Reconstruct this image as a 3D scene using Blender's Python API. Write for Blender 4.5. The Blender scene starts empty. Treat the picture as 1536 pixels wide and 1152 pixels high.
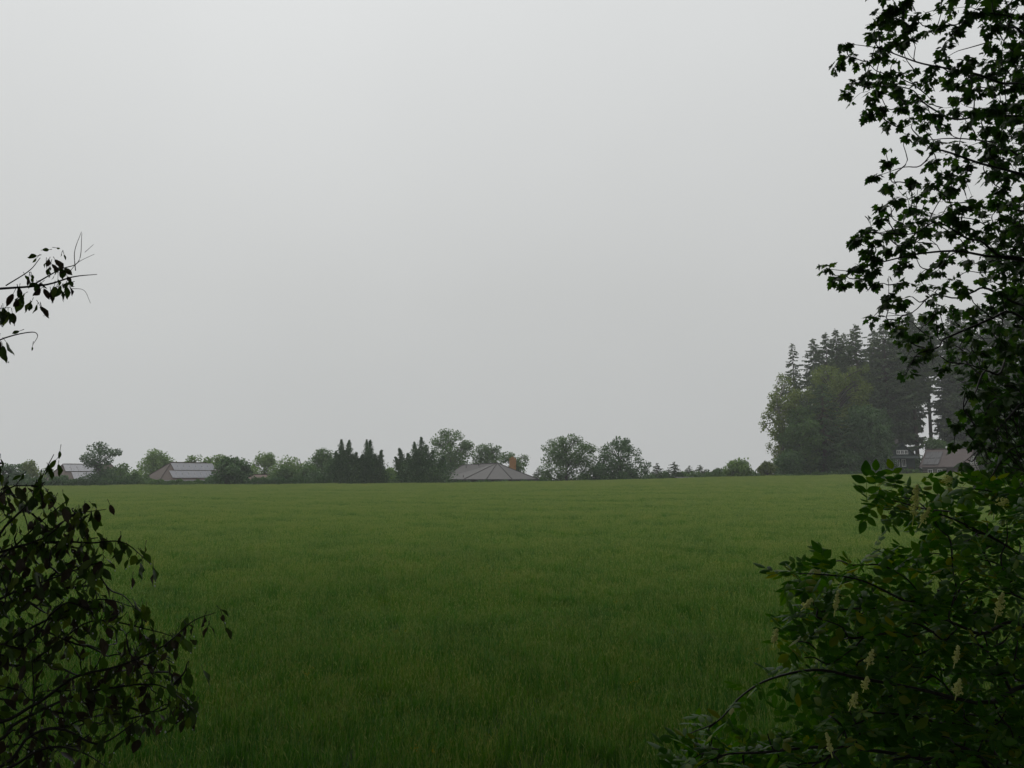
import bpy, math, random
import numpy as np

# ------------------------------------------------------------------ camera, sky, sun, exposure
SC = bpy.context.scene
COL = SC.collection
R = math.radians
FPX = 1205.0                      # focal length in photo pixels (1536 wide)
EYE = 4.6                         # camera height above the lowest ground
HOR = 715.0                       # photo row of the true horizon
PITCH = math.atan((HOR - 576.0) / FPX)

cam_d = bpy.data.cameras.new('camera')
cam = bpy.data.objects.new('camera', cam_d)
COL.objects.link(cam)
cam.location = (0, 0, EYE)
cam.rotation_euler = (math.pi / 2 + PITCH, 0, 0)
cam_d.sensor_width = 36.0
cam_d.lens = FPX / 1536.0 * 36.0
cam_d.clip_start = 0.05
cam_d.clip_end = 3000
SC.camera = cam

SUN_EL, SUN_AZ = R(58), R(-25)    # veiled sun, ahead and a little to the left
world = bpy.data.worlds.new('World')
SC.world = world
world.use_nodes = True
wn, wl = world.node_tree.nodes, world.node_tree.links
wn.clear()
w_out = wn.new('ShaderNodeOutputWorld')
w_bg = wn.new('ShaderNodeBackground')
sky = wn.new('ShaderNodeTexSky')
sky.sky_type = 'NISHITA'
sky.sun_disc = False
sky.sun_elevation = SUN_EL
sky.sun_rotation = SUN_AZ
sky.air_density = 1.0
sky.dust_density = 4.0
tc = wn.new('ShaderNodeTexCoord')
sep = wn.new('ShaderNodeSeparateXYZ')
wl.new(tc.outputs['Generated'], sep.inputs[0])
ramp = wn.new('ShaderNodeValToRGB')          # overcast: darker towards the horizon
cr = ramp.color_ramp
cr.elements[0].position = 0.0
cr.elements[0].color = (0.545, 0.557, 0.555, 1)
cr.elements[1].position = 1.0
cr.elements[1].color = (1.0, 1.01, 1.0, 1)
e = cr.elements.new(0.22); e.color = (0.595, 0.605, 0.60, 1)
e = cr.elements.new(0.53); e.color = (0.735, 0.75, 0.75, 1)
wl.new(sep.outputs['Z'], ramp.inputs['Fac'])
noi = wn.new('ShaderNodeTexNoise')           # soft unevenness of the cloud deck
noi.inputs['Scale'].default_value = 2.2
noi.inputs['Detail'].default_value = 5
noi.inputs['Roughness'].default_value = 0.45
wl.new(tc.outputs['Generated'], noi.inputs['Vector'])
mr = wn.new('ShaderNodeMapRange')
mr.inputs['From Min'].default_value = 0.3
mr.inputs['From Max'].default_value = 0.7
mr.inputs['To Min'].default_value = 0.975
mr.inputs['To Max'].default_value = 1.025
wl.new(noi.outputs['Fac'], mr.inputs['Value'])
side = wn.new('ShaderNodeMath'); side.operation = 'MULTIPLY_ADD'   # a little brighter to the left
side.inputs[1].default_value = -0.09
side.inputs[2].default_value = 1.0
wl.new(sep.outputs['X'], side.inputs[0])
mul = wn.new('ShaderNodeMath'); mul.operation = 'MULTIPLY'
wl.new(mr.outputs['Result'], mul.inputs[0]); wl.new(side.outputs[0], mul.inputs[1])
cl = wn.new('ShaderNodeVectorMath'); cl.operation = 'SCALE'
wl.new(ramp.outputs['Color'], cl.inputs[0]); wl.new(mul.outputs[0], cl.inputs['Scale'])
sk = wn.new('ShaderNodeVectorMath'); sk.operation = 'SCALE'
sk.inputs['Scale'].default_value = 0.06
wl.new(sky.outputs[0], sk.inputs[0])
mix = wn.new('ShaderNodeMix'); mix.data_type = 'RGBA'
mix.inputs['Factor'].default_value = 0.985    # nearly closed cloud over the clear sky
wl.new(sk.outputs[0], mix.inputs['A']); wl.new(cl.outputs[0], mix.inputs['B'])
wl.new(mix.outputs['Result'], w_bg.inputs['Color'])
w_bg.inputs['Strength'].default_value = 1.0
wl.new(w_bg.outputs[0], w_out.inputs[0])

sun_d = bpy.data.lights.new('sun', 'SUN')
sun_d.energy = 0.5
sun_d.angle = R(25)
sun_d.color = (1.0, 0.97, 0.92)
sun = bpy.data.objects.new('sun', sun_d)
COL.objects.link(sun)
sun.location = (0, 0, 60)
sd = (math.sin(SUN_AZ) * math.cos(SUN_EL), math.cos(SUN_AZ) * math.cos(SUN_EL), math.sin(SUN_EL))
from mathutils import Vector, Matrix
sun.rotation_euler = Vector(sd).to_track_quat('Z', 'Y').to_euler()

SC.view_settings.view_transform = 'Standard'
SC.view_settings.look = 'None'
SC.view_settings.exposure = 0.0
SC.view_settings.gamma = 1.0
SC.render.engine = 'CYCLES'
SC.cycles.use_denoising = True
SC.cycles.max_bounces = 6
SC.cycles.diffuse_bounces = 3
SC.cycles.glossy_bounces = 2
SC.cycles.transmission_bounces = 4
SC.cycles.volume_bounces = 0
SC.cycles.use_adaptive_sampling = False
HAZE_DENSITY = 0.0007

# ------------------------------------------------------------------ helpers
def interp(x, pts):
    return float(np.interp(x, [p[0] for p in pts], [p[1] for p in pts]))

CREST_Y = 125.0
CROP_H = 0.55
_cp = [(-900, 735), (-300, 733), (0, 731), (150, 730), (320, 728.5), (560, 727), (800, 724), (960, 720.5),
       (1150, 716), (1300, 713), (1450, 711), (1900, 710), (2600, 710)]
CREST = np.array([((px - 768) / FPX * CREST_Y, EYE - (py - HOR) / FPX * CREST_Y - CROP_H) for px, py in _cp])

def smooth(t):
    t = np.clip(t, 0, 1)
    return t * t * (3 - 2 * t)

def ground_z(x, y):
    x = np.asarray(x, float); y = np.asarray(y, float)
    cz = np.interp(x, CREST[:, 0], CREST[:, 1])
    drop = np.interp(x, [-1e3, 25, 50, 1e3], [1.9, 1.7, 0.2, 0.2])
    bank = 2.95 * (1 - smooth((y - 0.8) / 6.0))
    field = cz * np.clip((y - 8) / (CREST_Y - 8), 0, 1)
    back = -drop * smooth((y - CREST_Y - 2) / 22.0)
    return bank + field + back

def gz(x, y):
    return float(ground_z(x, y))

CT, ST = math.cos(PITCH), math.sin(PITCH)
def P(px, py, d):
    """world point seen at photo pixel (px,py) at forward distance y = d"""
    a, b = (px - 768) / FPX, -(py - 576) / FPX
    v = Vector((a, CT - b * ST, ST + b * CT))
    return Vector((0, 0, EYE)) + v * (d / v.y)

class MB:
    """collects shapes and links them as ONE mesh object"""
    def __init__(self):
        self.v, self.f, self.n = [], [], 0
    def add(self, verts, faces, mi=0):
        verts = np.asarray(verts, float).reshape(-1, 3)
        faces = np.asarray(faces, int)
        if faces.ndim == 1: faces = faces[None]
        self.v.append(verts); self.f.append((faces + self.n, mi)); self.n += len(verts)
        return self
    def tube(self, pts, radii, sides=5, mi=0):
        pts = np.asarray([tuple(p) for p in pts], float); k = len(pts)
        radii = np.broadcast_to(np.asarray(radii, float), (k,))
        t = np.gradient(pts, axis=0); t /= np.linalg.norm(t, axis=1)[:, None] + 1e-9
        ref = np.where(np.abs(t[:, 2:3]) > 0.9, [[1.0, 0, 0]], [[0, 0, 1.0]])
        a = np.cross(t, ref); a /= np.linalg.norm(a, axis=1)[:, None] + 1e-9
        b = np.cross(t, a)
        ang = np.arange(sides) / sides * 2 * math.pi
        ring = pts[:, None] + radii[:, None, None] * (a[:, None] * np.cos(ang)[None, :, None] + b[:, None] * np.sin(ang)[None, :, None])
        i = np.arange(k - 1)[:, None] * sides; j = np.arange(sides)[None]; j2 = (j + 1) % sides
        q = np.stack([i + j, i + j2, i + sides + j2, i + sides + j], -1).reshape(-1, 4)
        return self.add(ring.reshape(-1, 3), q, mi)
    def box(self, lo, hi, mi=0, M=None):
        x0, y0, z0 = lo; x1, y1, z1 = hi
        v = [(x0, y0, z0), (x1, y0, z0), (x1, y1, z0), (x0, y1, z0), (x0, y0, z1), (x1, y0, z1), (x1, y1, z1), (x0, y1, z1)]
        if M is not None: v = [tuple(M @ Vector(p)) for p in v]
        return self.add(v, [(3, 2, 1, 0), (4, 5, 6, 7), (0, 1, 5, 4), (1, 2, 6, 5), (2, 3, 7, 6), (3, 0, 4, 7)], mi)
    def poly(self, pts, mi=0):
        return self.add([tuple(p) for p in pts], [list(range(len(pts)))], mi)
    def slab(self, pts, thick, mi=0):
        """closed polygon plate: top = pts, thickness downwards in z"""
        n = len(pts); top = [tuple(p) for p in pts]; bot = [(p[0], p[1], p[2] - thick) for p in pts]
        self.add(top + bot, [list(range(n))], mi)
        self.f.append((np.array([[self.n - 1 - i for i in range(n)]]), mi))
        s = self.n - 2 * n
        self.f.append((np.array([[s + i, s + n + i, s + n + (i + 1) % n, s + (i + 1) % n] for i in range(n)]), mi))
        return self
    def build(self, name, mats, parent=None, smooth_shade=False):
        me = bpy.data.meshes.new(name)
        V = np.concatenate(self.v) if self.v else np.zeros((0, 3))
        me.vertices.add(len(V)); me.vertices.foreach_set('co', V.ravel().astype(np.float32))
        loops = np.concatenate([f.ravel() for f, _ in self.f])
        cnt = np.concatenate([np.full(len(f), f.shape[1]) for f, _ in self.f])
        mi = np.concatenate([np.full(len(f), m) for f, m in self.f])
        me.loops.add(len(loops)); me.loops.foreach_set('vertex_index', loops.astype(np.int32))
        me.polygons.add(len(cnt))
        st = np.concatenate([[0], np.cumsum(cnt)[:-1]])
        me.polygons.foreach_set('loop_start', st.astype(np.int32))
        me.polygons.foreach_set('loop_total', cnt.astype(np.int32))
        for m in (mats if isinstance(mats, (list, tuple)) else [mats]): me.materials.append(m)
        me.polygons.foreach_set('material_index', mi.astype(np.int32))
        me.polygons.foreach_set('use_smooth', np.full(len(cnt), smooth_shade))
        me.update(calc_edges=True); me.validate()
        o = bpy.data.objects.new(name, me); COL.objects.link(o)
        if parent is not None: o.parent = parent
        return o

def thing(name, label, cat, loc=(0, 0, 0), group=None, rz=0.0):
    o = bpy.data.objects.new(name, None); COL.objects.link(o)
    o.empty_display_size = 0.3
    o.location = loc; o.rotation_euler = (0, 0, rz)
    o['label'] = label; o['category'] = cat
    if group: o['group'] = group
    return o

def setting(o, kind='structure'):
    o['kind'] = kind
    return o

def frames(d, n):
    """N leaf frames: y along d (tip), z close to n"""
    d = d / (np.linalg.norm(d, axis=1)[:, None] + 1e-9)
    x = np.cross(d, n); l = np.linalg.norm(x, axis=1)[:, None]
    x = np.where(l > 1e-4, x / (l + 1e-9), np.array([[1.0, 0, 0]]))
    z = np.cross(x, d)
    return np.stack([x, d, z], -1)            # columns

def scatter(mb, tv, tf, pos, M, scale, mi=0):
    """copies of a small template (tv,tf) at pos with frames M"""
    tv = np.asarray(tv, float); tf = np.asarray(tf, int)
    N, k = len(pos), len(tv)
    scale = np.asarray(scale, float)
    if scale.ndim == 1: scale = scale[:, None, None]
    else: scale = scale[:, None, :]
    V = np.einsum('nij,nkj->nki', M, tv[None] * scale) + pos[:, None]
    F = (tf[None] + (np.arange(N) * k)[:, None, None]).reshape(-1, tf.shape[1])
    mb.add(V.reshape(-1, 3), F, mi)

def unit(rng, n):
    v = rng.normal(size=(n, 3))
    return v / np.linalg.norm(v, axis=1)[:, None]

def curve(pts, n=24):
    """Catmull-Rom through pts"""
    p = np.asarray([tuple(q) for q in pts], float)
    if len(p) == 2: return p[0] + (p[1] - p[0]) * np.linspace(0, 1, n)[:, None]
    p = np.vstack([2 * p[0] - p[1], p, 2 * p[-1] - p[-2]])
    out, seg = [], len(p) - 3
    for u in np.linspace(0, seg - 1e-6, n):
        i = int(u); t = u - i
        a, b, c, d = p[i:i + 4]
        out.append(0.5 * (2 * b + (c - a) * t + (2 * a - 5 * b + 4 * c - d) * t * t + (3 * b - a - 3 * c + d) * t ** 3))
    return np.array(out)

# ------------------------------------------------------------------ materials
def new_mat(name):
    m = bpy.data.materials.new(name); m.use_nodes = True
    nt = m.node_tree; nt.nodes.clear()
    out = nt.nodes.new('ShaderNodeOutputMaterial')
    return m, nt, out

def ramp_node(nt, stops):
    r = nt.nodes.new('ShaderNodeValToRGB'); c = r.color_ramp
    while len(c.elements) > 1: c.elements.remove(c.elements[-1])
    c.elements[0].position = stops[0][0]; c.elements[0].color = (*stops[0][1], 1)
    for p, col in stops[1:]:
        el = c.elements.new(p); el.color = (*col, 1)
    return r

def leaf_mat(name, stops, rough=0.5, trans=0.25, spec=0.35, patch=None):
    """leaf colours differ from leaf to leaf; thin leaves let some light through"""
    m, nt, out = new_mat(name); N, L = nt.nodes, nt.links
    g = N.new('ShaderNodeNewGeometry')
    r = ramp_node(nt, stops)
    if patch:                                            # slow drift of hue from bough to bough
        tcn = N.new('ShaderNodeTexCoord')
        nz = N.new('ShaderNodeTexNoise'); nz.inputs['Scale'].default_value = patch; nz.inputs['Detail'].default_value = 2
        L.new(tcn.outputs['Object'], nz.inputs['Vector'])
        a = N.new('ShaderNodeMath'); a.operation = 'MULTIPLY_ADD'; a.inputs[1].default_value = 1.3; a.inputs[2].default_value = -0.4
        L.new(nz.outputs['Fac'], a.inputs[0])
        b = N.new('ShaderNodeMath'); b.operation = 'MULTIPLY_ADD'; b.inputs[1].default_value = 0.6
        L.new(g.outputs['Random Per Island'], b.inputs[0]); L.new(a.outputs[0], b.inputs[2])
        L.new(b.outputs[0], r.inputs['Fac'])
    else:
        L.new(g.outputs['Random Per Island'], r.inputs['Fac'])
    p = N.new('ShaderNodeBsdfPrincipled')
    p.inputs['Roughness'].default_value = rough
    p.inputs['Specular IOR Level'].default_value = spec
    L.new(r.outputs['Color'], p.inputs['Base Color'])
    t = N.new('ShaderNodeBsdfTranslucent')
    hs = N.new('ShaderNodeHueSaturation'); hs.inputs['Value'].default_value = 1.5; hs.inputs['Saturation'].default_value = 1.15
    L.new(r.outputs['Color'], hs.inputs['Color']); L.new(hs.outputs['Color'], t.inputs['Color'])
    mx = N.new('ShaderNodeMixShader'); mx.inputs[0].default_value = trans
    L.new(p.outputs[0], mx.inputs[1]); L.new(t.outputs[0], mx.inputs[2]); L.new(mx.outputs[0], out.inputs[0])
    return m

def surf_mat(name, c1, c2, scale=3.0, rough=0.8, spec=0.3, detail=4, bump=0.0, stretch=(1, 1, 1)):
    m, nt, out = new_mat(name); N, L = nt.nodes, nt.links
    tcn = N.new('ShaderNodeTexCoord'); mp = N.new('ShaderNodeMapping'); mp.inputs['Scale'].default_value = stretch
    L.new(tcn.outputs['Object'], mp.inputs[0])
    nz = N.new('ShaderNodeTexNoise'); nz.inputs['Scale'].default_value = scale; nz.inputs['Detail'].default_value = detail
    L.new(mp.outputs[0], nz.inputs['Vector'])
    r = ramp_node(nt, [(0.3, c1), (0.7, c2)]); L.new(nz.outputs['Fac'], r.inputs['Fac'])
    p = N.new('ShaderNodeBsdfPrincipled'); p.inputs['Roughness'].default_value = rough
    p.inputs['Specular IOR Level'].default_value = spec
    L.new(r.outputs['Color'], p.inputs['Base Color'])
    if bump:
        b = N.new('ShaderNodeBump'); b.inputs['Strength'].default_value = bump; b.inputs['Distance'].default_value = 0.02
        L.new(nz.outputs['Fac'], b.inputs['Height']); L.new(b.outputs[0], p.inputs['Normal'])
    L.new(p.outputs[0], out.inputs[0])
    return m

def band_mat(name, c1, c2, period, share, axis='Z', rough=0.8, noise=0.12):
    """courses (roof tiles, logs and chinking): c2 fills `share` of each period"""
    m, nt, out = new_mat(name); N, L = nt.nodes, nt.links
    tcn = N.new('ShaderNodeTexCoord'); s = N.new('ShaderNodeSeparateXYZ'); L.new(tcn.outputs['Object'], s.inputs[0])
    nz = N.new('ShaderNodeTexNoise'); nz.inputs['Scale'].default_value = 2.5; nz.inputs['Detail'].default_value = 4
    L.new(tcn.outputs['Object'], nz.inputs['Vector'])
    d = N.new('ShaderNodeMath'); d.operation = 'DIVIDE'; d.inputs[1].default_value = period; L.new(s.outputs[axis], d.inputs[0])
    f = N.new('ShaderNodeMath'); f.operation = 'FRACT'; L.new(d.outputs[0], f.inputs[0])
    lt = N.new('ShaderNodeMath'); lt.operation = 'LESS_THAN'; lt.inputs[1].default_value = share; L.new(f.outputs[0], lt.inputs[0])
    mx = N.new('ShaderNodeMix'); mx.data_type = 'RGBA'
    mx.inputs['A'].default_value = (*c1, 1); mx.inputs['B'].default_value = (*c2, 1); L.new(lt.outputs[0], mx.inputs['Factor'])
    mr_ = N.new('ShaderNodeMapRange'); mr_.inputs['To Min'].default_value = 1 - noise * 2; mr_.inputs['To Max'].default_value = 1 + noise * 2
    L.new(nz.outputs['Fac'], mr_.inputs['Value'])
    vm = N.new('ShaderNodeVectorMath'); vm.operation = 'SCALE'
    L.new(mx.outputs['Result'], vm.inputs[0]); L.new(mr_.outputs['Result'], vm.inputs['Scale'])
    p = N.new('ShaderNodeBsdfPrincipled'); p.inputs['Roughness'].default_value = rough
    L.new(vm.outputs[0], p.inputs['Base Color']); L.new(p.outputs[0], out.inputs[0])
    return m

M = {}
M['bark'] = surf_mat('bark', (0.03, 0.025, 0.02), (0.07, 0.06, 0.05), 12, 0.85, 0.2, 5, 0.4, (1, 1, 0.2))
M['wet_bark'] = surf_mat('wet_bark', (0.012, 0.010, 0.009), (0.03, 0.026, 0.022), 25, 0.5, 0.4, 4, 0.3, (1, 1, 0.3))
M['spruce_bark'] = surf_mat('spruce_bark', (0.05, 0.038, 0.03), (0.09, 0.07, 0.055), 6, 0.9, 0.2, 4, 0.4, (1, 1, 0.2))
M['birch_bark'] = surf_mat('birch_bark', (0.06, 0.055, 0.05), (0.42, 0.40, 0.37), 3, 0.8, 0.2, 4, 0.0, (1, 1, 3))
M['conifer'] = leaf_mat('conifer_needles', [(0, (0.032, 0.070, 0.028)), (0.6, (0.058, 0.112, 0.040)), (1, (0.090, 0.155, 0.050))], 0.6, 0.24, 0.2, 0.35)
M['spruce'] = leaf_mat('spruce_needles', [(0, (0.036, 0.068, 0.026)), (0.6, (0.062, 0.102, 0.036)), (1, (0.100, 0.140, 0.045))], 0.6, 0.08, 0.2, 0.3)
M['mid'] = leaf_mat('mid_green_leaves', [(0, (0.045, 0.095, 0.022)), (0.6, (0.070, 0.140, 0.030)), (1, (0.11, 0.185, 0.040))], 0.55, 0.25, 0.3, 0.5)
M['pale'] = leaf_mat('pale_green_leaves', [(0, (0.075, 0.145, 0.028)), (0.6, (0.12, 0.205, 0.038)), (1, (0.17, 0.26, 0.055))], 0.55, 0.28, 0.3, 0.5)
M['olive'] = leaf_mat('olive_green_leaves', [(0, (0.065, 0.100, 0.018)), (0.6, (0.115, 0.160, 0.026)), (1, (0.17, 0.215, 0.034))], 0.55, 0.25, 0.3, 0.4)
M['dark'] = leaf_mat('dark_green_leaves', [(0, (0.030, 0.072, 0.023)), (0.6, (0.054, 0.115, 0.032)), (1, (0.082, 0.15, 0.042))], 0.55, 0.2, 0.3, 0.5)

# ------------------------------------------------------------------ ground, crop, haze
def soil_mat():
    m, nt, out = new_mat('field_ground'); N, L = nt.nodes, nt.links
    g = N.new('ShaderNodeNewGeometry')
    n1 = N.new('ShaderNodeTexNoise'); n1.inputs['Scale'].default_value = 0.12; n1.inputs['Detail'].default_value = 6
    L.new(g.outputs['Position'], n1.inputs['Vector'])
    n2 = N.new('ShaderNodeTexNoise'); n2.inputs['Scale'].default_value = 9; n2.inputs['Detail'].default_value = 5
    L.new(g.outputs['Position'], n2.inputs['Vector'])
    r1 = ramp_node(nt, [(0.3, (0.022, 0.040, 0.012)), (0.7, (0.045, 0.070, 0.022))]); L.new(n1.outputs['Fac'], r1.inputs['Fac'])
    r2 = ramp_node(nt, [(0.3, (0.02, 0.026, 0.010)), (0.7, (0.05, 0.085, 0.026))]); L.new(n2.outputs['Fac'], r2.inputs['Fac'])
    mx = N.new('ShaderNodeMix'); mx.data_type = 'RGBA'; mx.inputs['Factor'].default_value = 0.5
    L.new(r1.outputs['Color'], mx.inputs['A']); L.new(r2.outputs['Color'], mx.inputs['B'])
    p = N.new('ShaderNodeBsdfPrincipled'); p.inputs['Roughness'].default_value = 0.9; p.inputs['Specular IOR Level'].default_value = 0.2
    L.new(mx.outputs['Result'], p.inputs['Base Color'])
    b = N.new('ShaderNodeBump'); b.inputs['Distance'].default_value = 0.06; L.new(n2.outputs['Fac'], b.inputs['Height'])
    L.new(b.outputs[0], p.inputs['Normal']); L.new(p.outputs[0], out.inputs[0])
    return m

gx = np.concatenate([np.linspace(-380, -130, 12), np.linspace(-120, 120, 81), np.linspace(130, 380, 12)])
gy = np.concatenate([np.linspace(-380, -10, 16), np.linspace(-6, 12, 31), np.linspace(14, 160, 74), np.linspace(170, 380, 16)])
GX, GY = np.meshgrid(gx, gy)
GV = np.stack([GX, GY, ground_z(GX, GY)], -1).reshape(-1, 3)
nx, ny = len(gx), len(gy)
ii, jj = np.meshgrid(np.arange(nx - 1), np.arange(ny - 1))
a0 = (jj * nx + ii).ravel()
gmb = MB().add(GV, np.stack([a0, a0 + 1, a0 + nx + 1, a0 + nx], -1))
setting(gmb.build('ground', soil_mat(), None, True))

def crop_mat(name, stops, rough, trans, spec):
    """each blade its own tint; broad drifts of hue over the field (world position)"""
    m, nt, out = new_mat(name); N, L = nt.nodes, nt.links
    g = N.new('ShaderNodeNewGeometry')
    nz = N.new('ShaderNodeTexNoise'); nz.inputs['Scale'].default_value = 0.4; nz.inputs['Detail'].default_value = 6; nz.inputs['Roughness'].default_value = 0.6
    L.new(g.outputs['Position'], nz.inputs['Vector'])
    a = N.new('ShaderNodeMath'); a.operation = 'MULTIPLY_ADD'; a.inputs[1].default_value = 1.7; a.inputs[2].default_value = -0.62
    L.new(nz.outputs['Fac'], a.inputs[0])
    b = N.new('ShaderNodeMath'); b.operation = 'MULTIPLY_ADD'; b.inputs[1].default_value = 0.5
    L.new(g.outputs['Random Per Island'], b.inputs[0]); L.new(a.outputs[0], b.inputs[2])
    r = ramp_node(nt, stops); L.new(b.outputs[0], r.inputs['Fac'])
    p = N.new('ShaderNodeBsdfPrincipled'); p.inputs['Roughness'].default_value = rough; p.inputs['Specular IOR Level'].default_value = spec
    L.new(r.outputs['Color'], p.inputs['Base Color'])
    t = N.new('ShaderNodeBsdfTranslucent'); L.new(r.outputs['Color'], t.inputs['Color'])
    mx = N.new('ShaderNodeMixShader'); mx.inputs[0].default_value = trans
    L.new(p.outputs[0], mx.inputs[1]); L.new(t.outputs[0], mx.inputs[2]); L.new(mx.outputs[0], out.inputs[0])
    return m

M['blade'] = crop_mat('crop_blade', [(0.0, (0.038, 0.148, 0.008)), (0.4, (0.066, 0.207, 0.008)), (0.7, (0.096, 0.244, 0.008)), (1.0, (0.160, 0.264, 0.010))], 0.6, 0.3, 0.15)
M['ear'] = crop_mat('crop_ear', [(0.0, (0.225, 0.33, 0.07)), (0.5, (0.30, 0.395, 0.085)), (1.0, (0.41, 0.435, 0.11))], 0.6, 0.3, 0.2)
M['weed'] = leaf_mat('yellow_weed_flower', [(0, (0.32, 0.25, 0.02)), (1, (0.48, 0.38, 0.04))], 0.6, 0.2, 0.2)

def crop_patch(seed, size, n_blade, n_ear, width, weeds=0):
    rng = np.random.default_rng(seed); mb = MB()
    h = rng.uniform(0.30, 0.56, n_blade)
    p0 = np.stack([rng.uniform(-size / 2, size / 2, n_blade), rng.uniform(-size / 2, size / 2, n_blade), np.zeros(n_blade)], -1)
    az = rng.uniform(0, 2 * math.pi, n_blade); dirv = np.stack([np.cos(az), np.sin(az), 0 * az], -1)
    sidev = np.stack([-np.sin(az), np.cos(az), 0 * az], -1)
    lean = rng.uniform(0.05, 0.35, n_blade)
    w = width * rng.uniform(0.6, 1.3, n_blade)
    rings = []
    for t, wf in ((0.25, 0.8), (0.6, 1.0), (0.88, 0.7)):
        c = p0 + dirv * (lean * t ** 2 * h * 1.6)[:, None] + np.array([0, 0, 1.0]) * (h * t * (1 - 0.25 * lean * t))[:, None]
        rings += [c - sidev * (w * wf / 2)[:, None], c + sidev * (w * wf / 2)[:, None]]
    tip = p0 + dirv * (lean * 1.9 * h)[:, None] + np.array([0, 0, 1.0]) * (h * (1 - 0.35 * lean))[:, None]
    V = np.stack(rings + [tip], 1)
    base = (np.arange(n_blade) * 7)[:, None]
    mb.add(V.reshape(-1, 3), np.concatenate([base + np.array([[0, 1, 3, 2]]), base + np.array([[2, 3, 5, 4]])]))
    mb.f.append((base + np.array([[4, 5, 6]]), 0))
    if n_ear:                                            # nodding ears over the blades
        e0 = np.stack([rng.uniform(-size / 2, size / 2, n_ear), rng.uniform(-size / 2, size / 2, n_ear), rng.uniform(0.44, 0.60, n_ear) + (rng.uniform(0, .14, n_ear) if n_ear > 200 else 0)], -1)
        d = np.stack([rng.normal(0, 0.35, n_ear), rng.normal(0, 0.35, n_ear), np.ones(n_ear)], -1)
        tv = [(0, 0, 0), (0.09, 0.3, 0.0), (-0.045, 0.3, 0.08), (-0.045, 0.3, -0.08), (0, 1, 0)]
        tf = [(0, 1, 2), (0, 2, 3), (0, 3, 1), (4, 2, 1), (4, 3, 2), (4, 1, 3)]
        scatter(mb, tv, tf, e0, frames(d, unit(rng, n_ear)), rng.uniform(0.06, 0.10, n_ear) * (1 + width * 20), 1)
        tv = [(-0.02, -4, 0), (0.02, -4, 0), (0.02, 0, 0), (-0.02, 0, 0)]
        scatter(mb, tv, [(0, 1, 2, 3)], e0, frames(d * [0.4, 0.4, 1], unit(rng, n_ear)), np.full(n_ear, 0.1), 1)
    for _ in range(weeds):
        c = np.array([rng.uniform(-size / 2, size / 2), rng.uniform(-size / 2, size / 2), rng.uniform(0.5, 0.62)])
        k = 7
        pts = c + rng.normal(0, 0.03, (k, 3))
        scatter(mb, [(-.5, -.5, 0), (.5, -.5, .1), (.5, .5, 0), (-.5, .5, .1)], [(0, 1, 2, 3)], pts, frames(unit(rng, k), unit(rng, k)), np.full(k, 0.022), 2)
    o = mb.build('crop_tuft', [M['blade'], M['ear'], M['weed']])
    COL.objects.unlink(o)
    return o

tufts = bpy.data.collections.new('crop_tufts')           # only the source of the crop's tufts; not linked to the scene
for s in range(5): tufts.objects.link(crop_patch(100 + s, 1.15, 820, 110, 0.0085, 0))
tufts.objects.link(crop_patch(121, 1.15, 560, 260, 0.011, 0))
tufts.objects.link(crop_patch(120, 1.15, 760, 110, 0.0085, 2))

rng = np.random.default_rng(7)
cps = []
for yy in np.arange(9.0, 131.0, 0.95):
    hw = 0.66 * yy + 5
    xs = np.arange(-hw, hw, 0.95)
    cps.append(np.stack([xs + rng.uniform(-.3, .3, len(xs)), yy + rng.uniform(-.3, .3, len(xs))], -1))
cps = np.concatenate(cps)
def wave(x, y):                                          # slow swells in the height of the crop
    v = 0
    for k, (fx, fy, ph, am) in enumerate([(0.06, 0.24, 0.3, 1), (0.13, -0.37, 1.7, .9), (-0.04, 0.61, 4.1, 1), (0.21, 0.93, 2.2, .7), (0.6, 1.5, .9, .5), (-1.0, 1.1, 3.3, .4)]):
        v = v + am * np.sin(fx * x + fy * y + ph + 1.3 * np.sin(0.13 * x * (k + 1) + 0.21 * y))
    return v / 3.0
wv = wave(cps[:, 0], cps[:, 1])
cz = ground_z(cps[:, 0], cps[:, 1])
field_pts = bpy.data.meshes.new('crop_field')
field_pts.vertices.add(len(cps))
field_pts.vertices.foreach_set('co', np.column_stack([cps, cz]).ravel().astype(np.float32))
def attr(me, name, typ, data):
    at = me.attributes.new(name, typ, 'POINT'); at.data.foreach_set('value' if typ != 'FLOAT_VECTOR' else 'vector', np.asarray(data).ravel())
sc_z = 1.0 + 0.15 * wv + rng.uniform(-.05, .05, len(cps))
attr(field_pts, 'tuft_scale', 'FLOAT_VECTOR', np.column_stack([np.ones(len(cps)), np.ones(len(cps)), sc_z]).astype(np.float32))
attr(field_pts, 'tuft_turn', 'FLOAT_VECTOR', np.column_stack([0 * wv, 0 * wv, rng.uniform(0, 6.28, len(cps))]).astype(np.float32))
pick = rng.integers(0, 5, len(cps)); pick[rng.uniform(size=len(cps)) < 0.03] = 6; pick[rng.uniform(size=len(cps)) < np.clip((cps[:, 1] - 104) / 14, 0, .9)] = 5
attr(field_pts, 'tuft_kind', 'INT', pick.astype(np.int32))
crop = bpy.data.objects.new('crop_field', field_pts); COL.objects.link(crop)
setting(crop, 'stuff')
crop['label'] = 'young green cereal crop covering the whole field up to its crest'
crop['category'] = 'crop'
ng = bpy.data.node_groups.new('crop_tufts', 'GeometryNodeTree')
ng.interface.new_socket('Geometry', in_out='INPUT', socket_type='NodeSocketGeometry')
ng.interface.new_socket('Geometry', in_out='OUTPUT', socket_type='NodeSocketGeometry')
gi, go_ = ng.nodes.new('NodeGroupInput'), ng.nodes.new('NodeGroupOutput')
iop = ng.nodes.new('GeometryNodeInstanceOnPoints')
ci = ng.nodes.new('GeometryNodeCollectionInfo'); ci.inputs['Collection'].default_value = tufts
ci.inputs['Separate Children'].default_value = True; ci.inputs['Reset Children'].default_value = True
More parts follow.
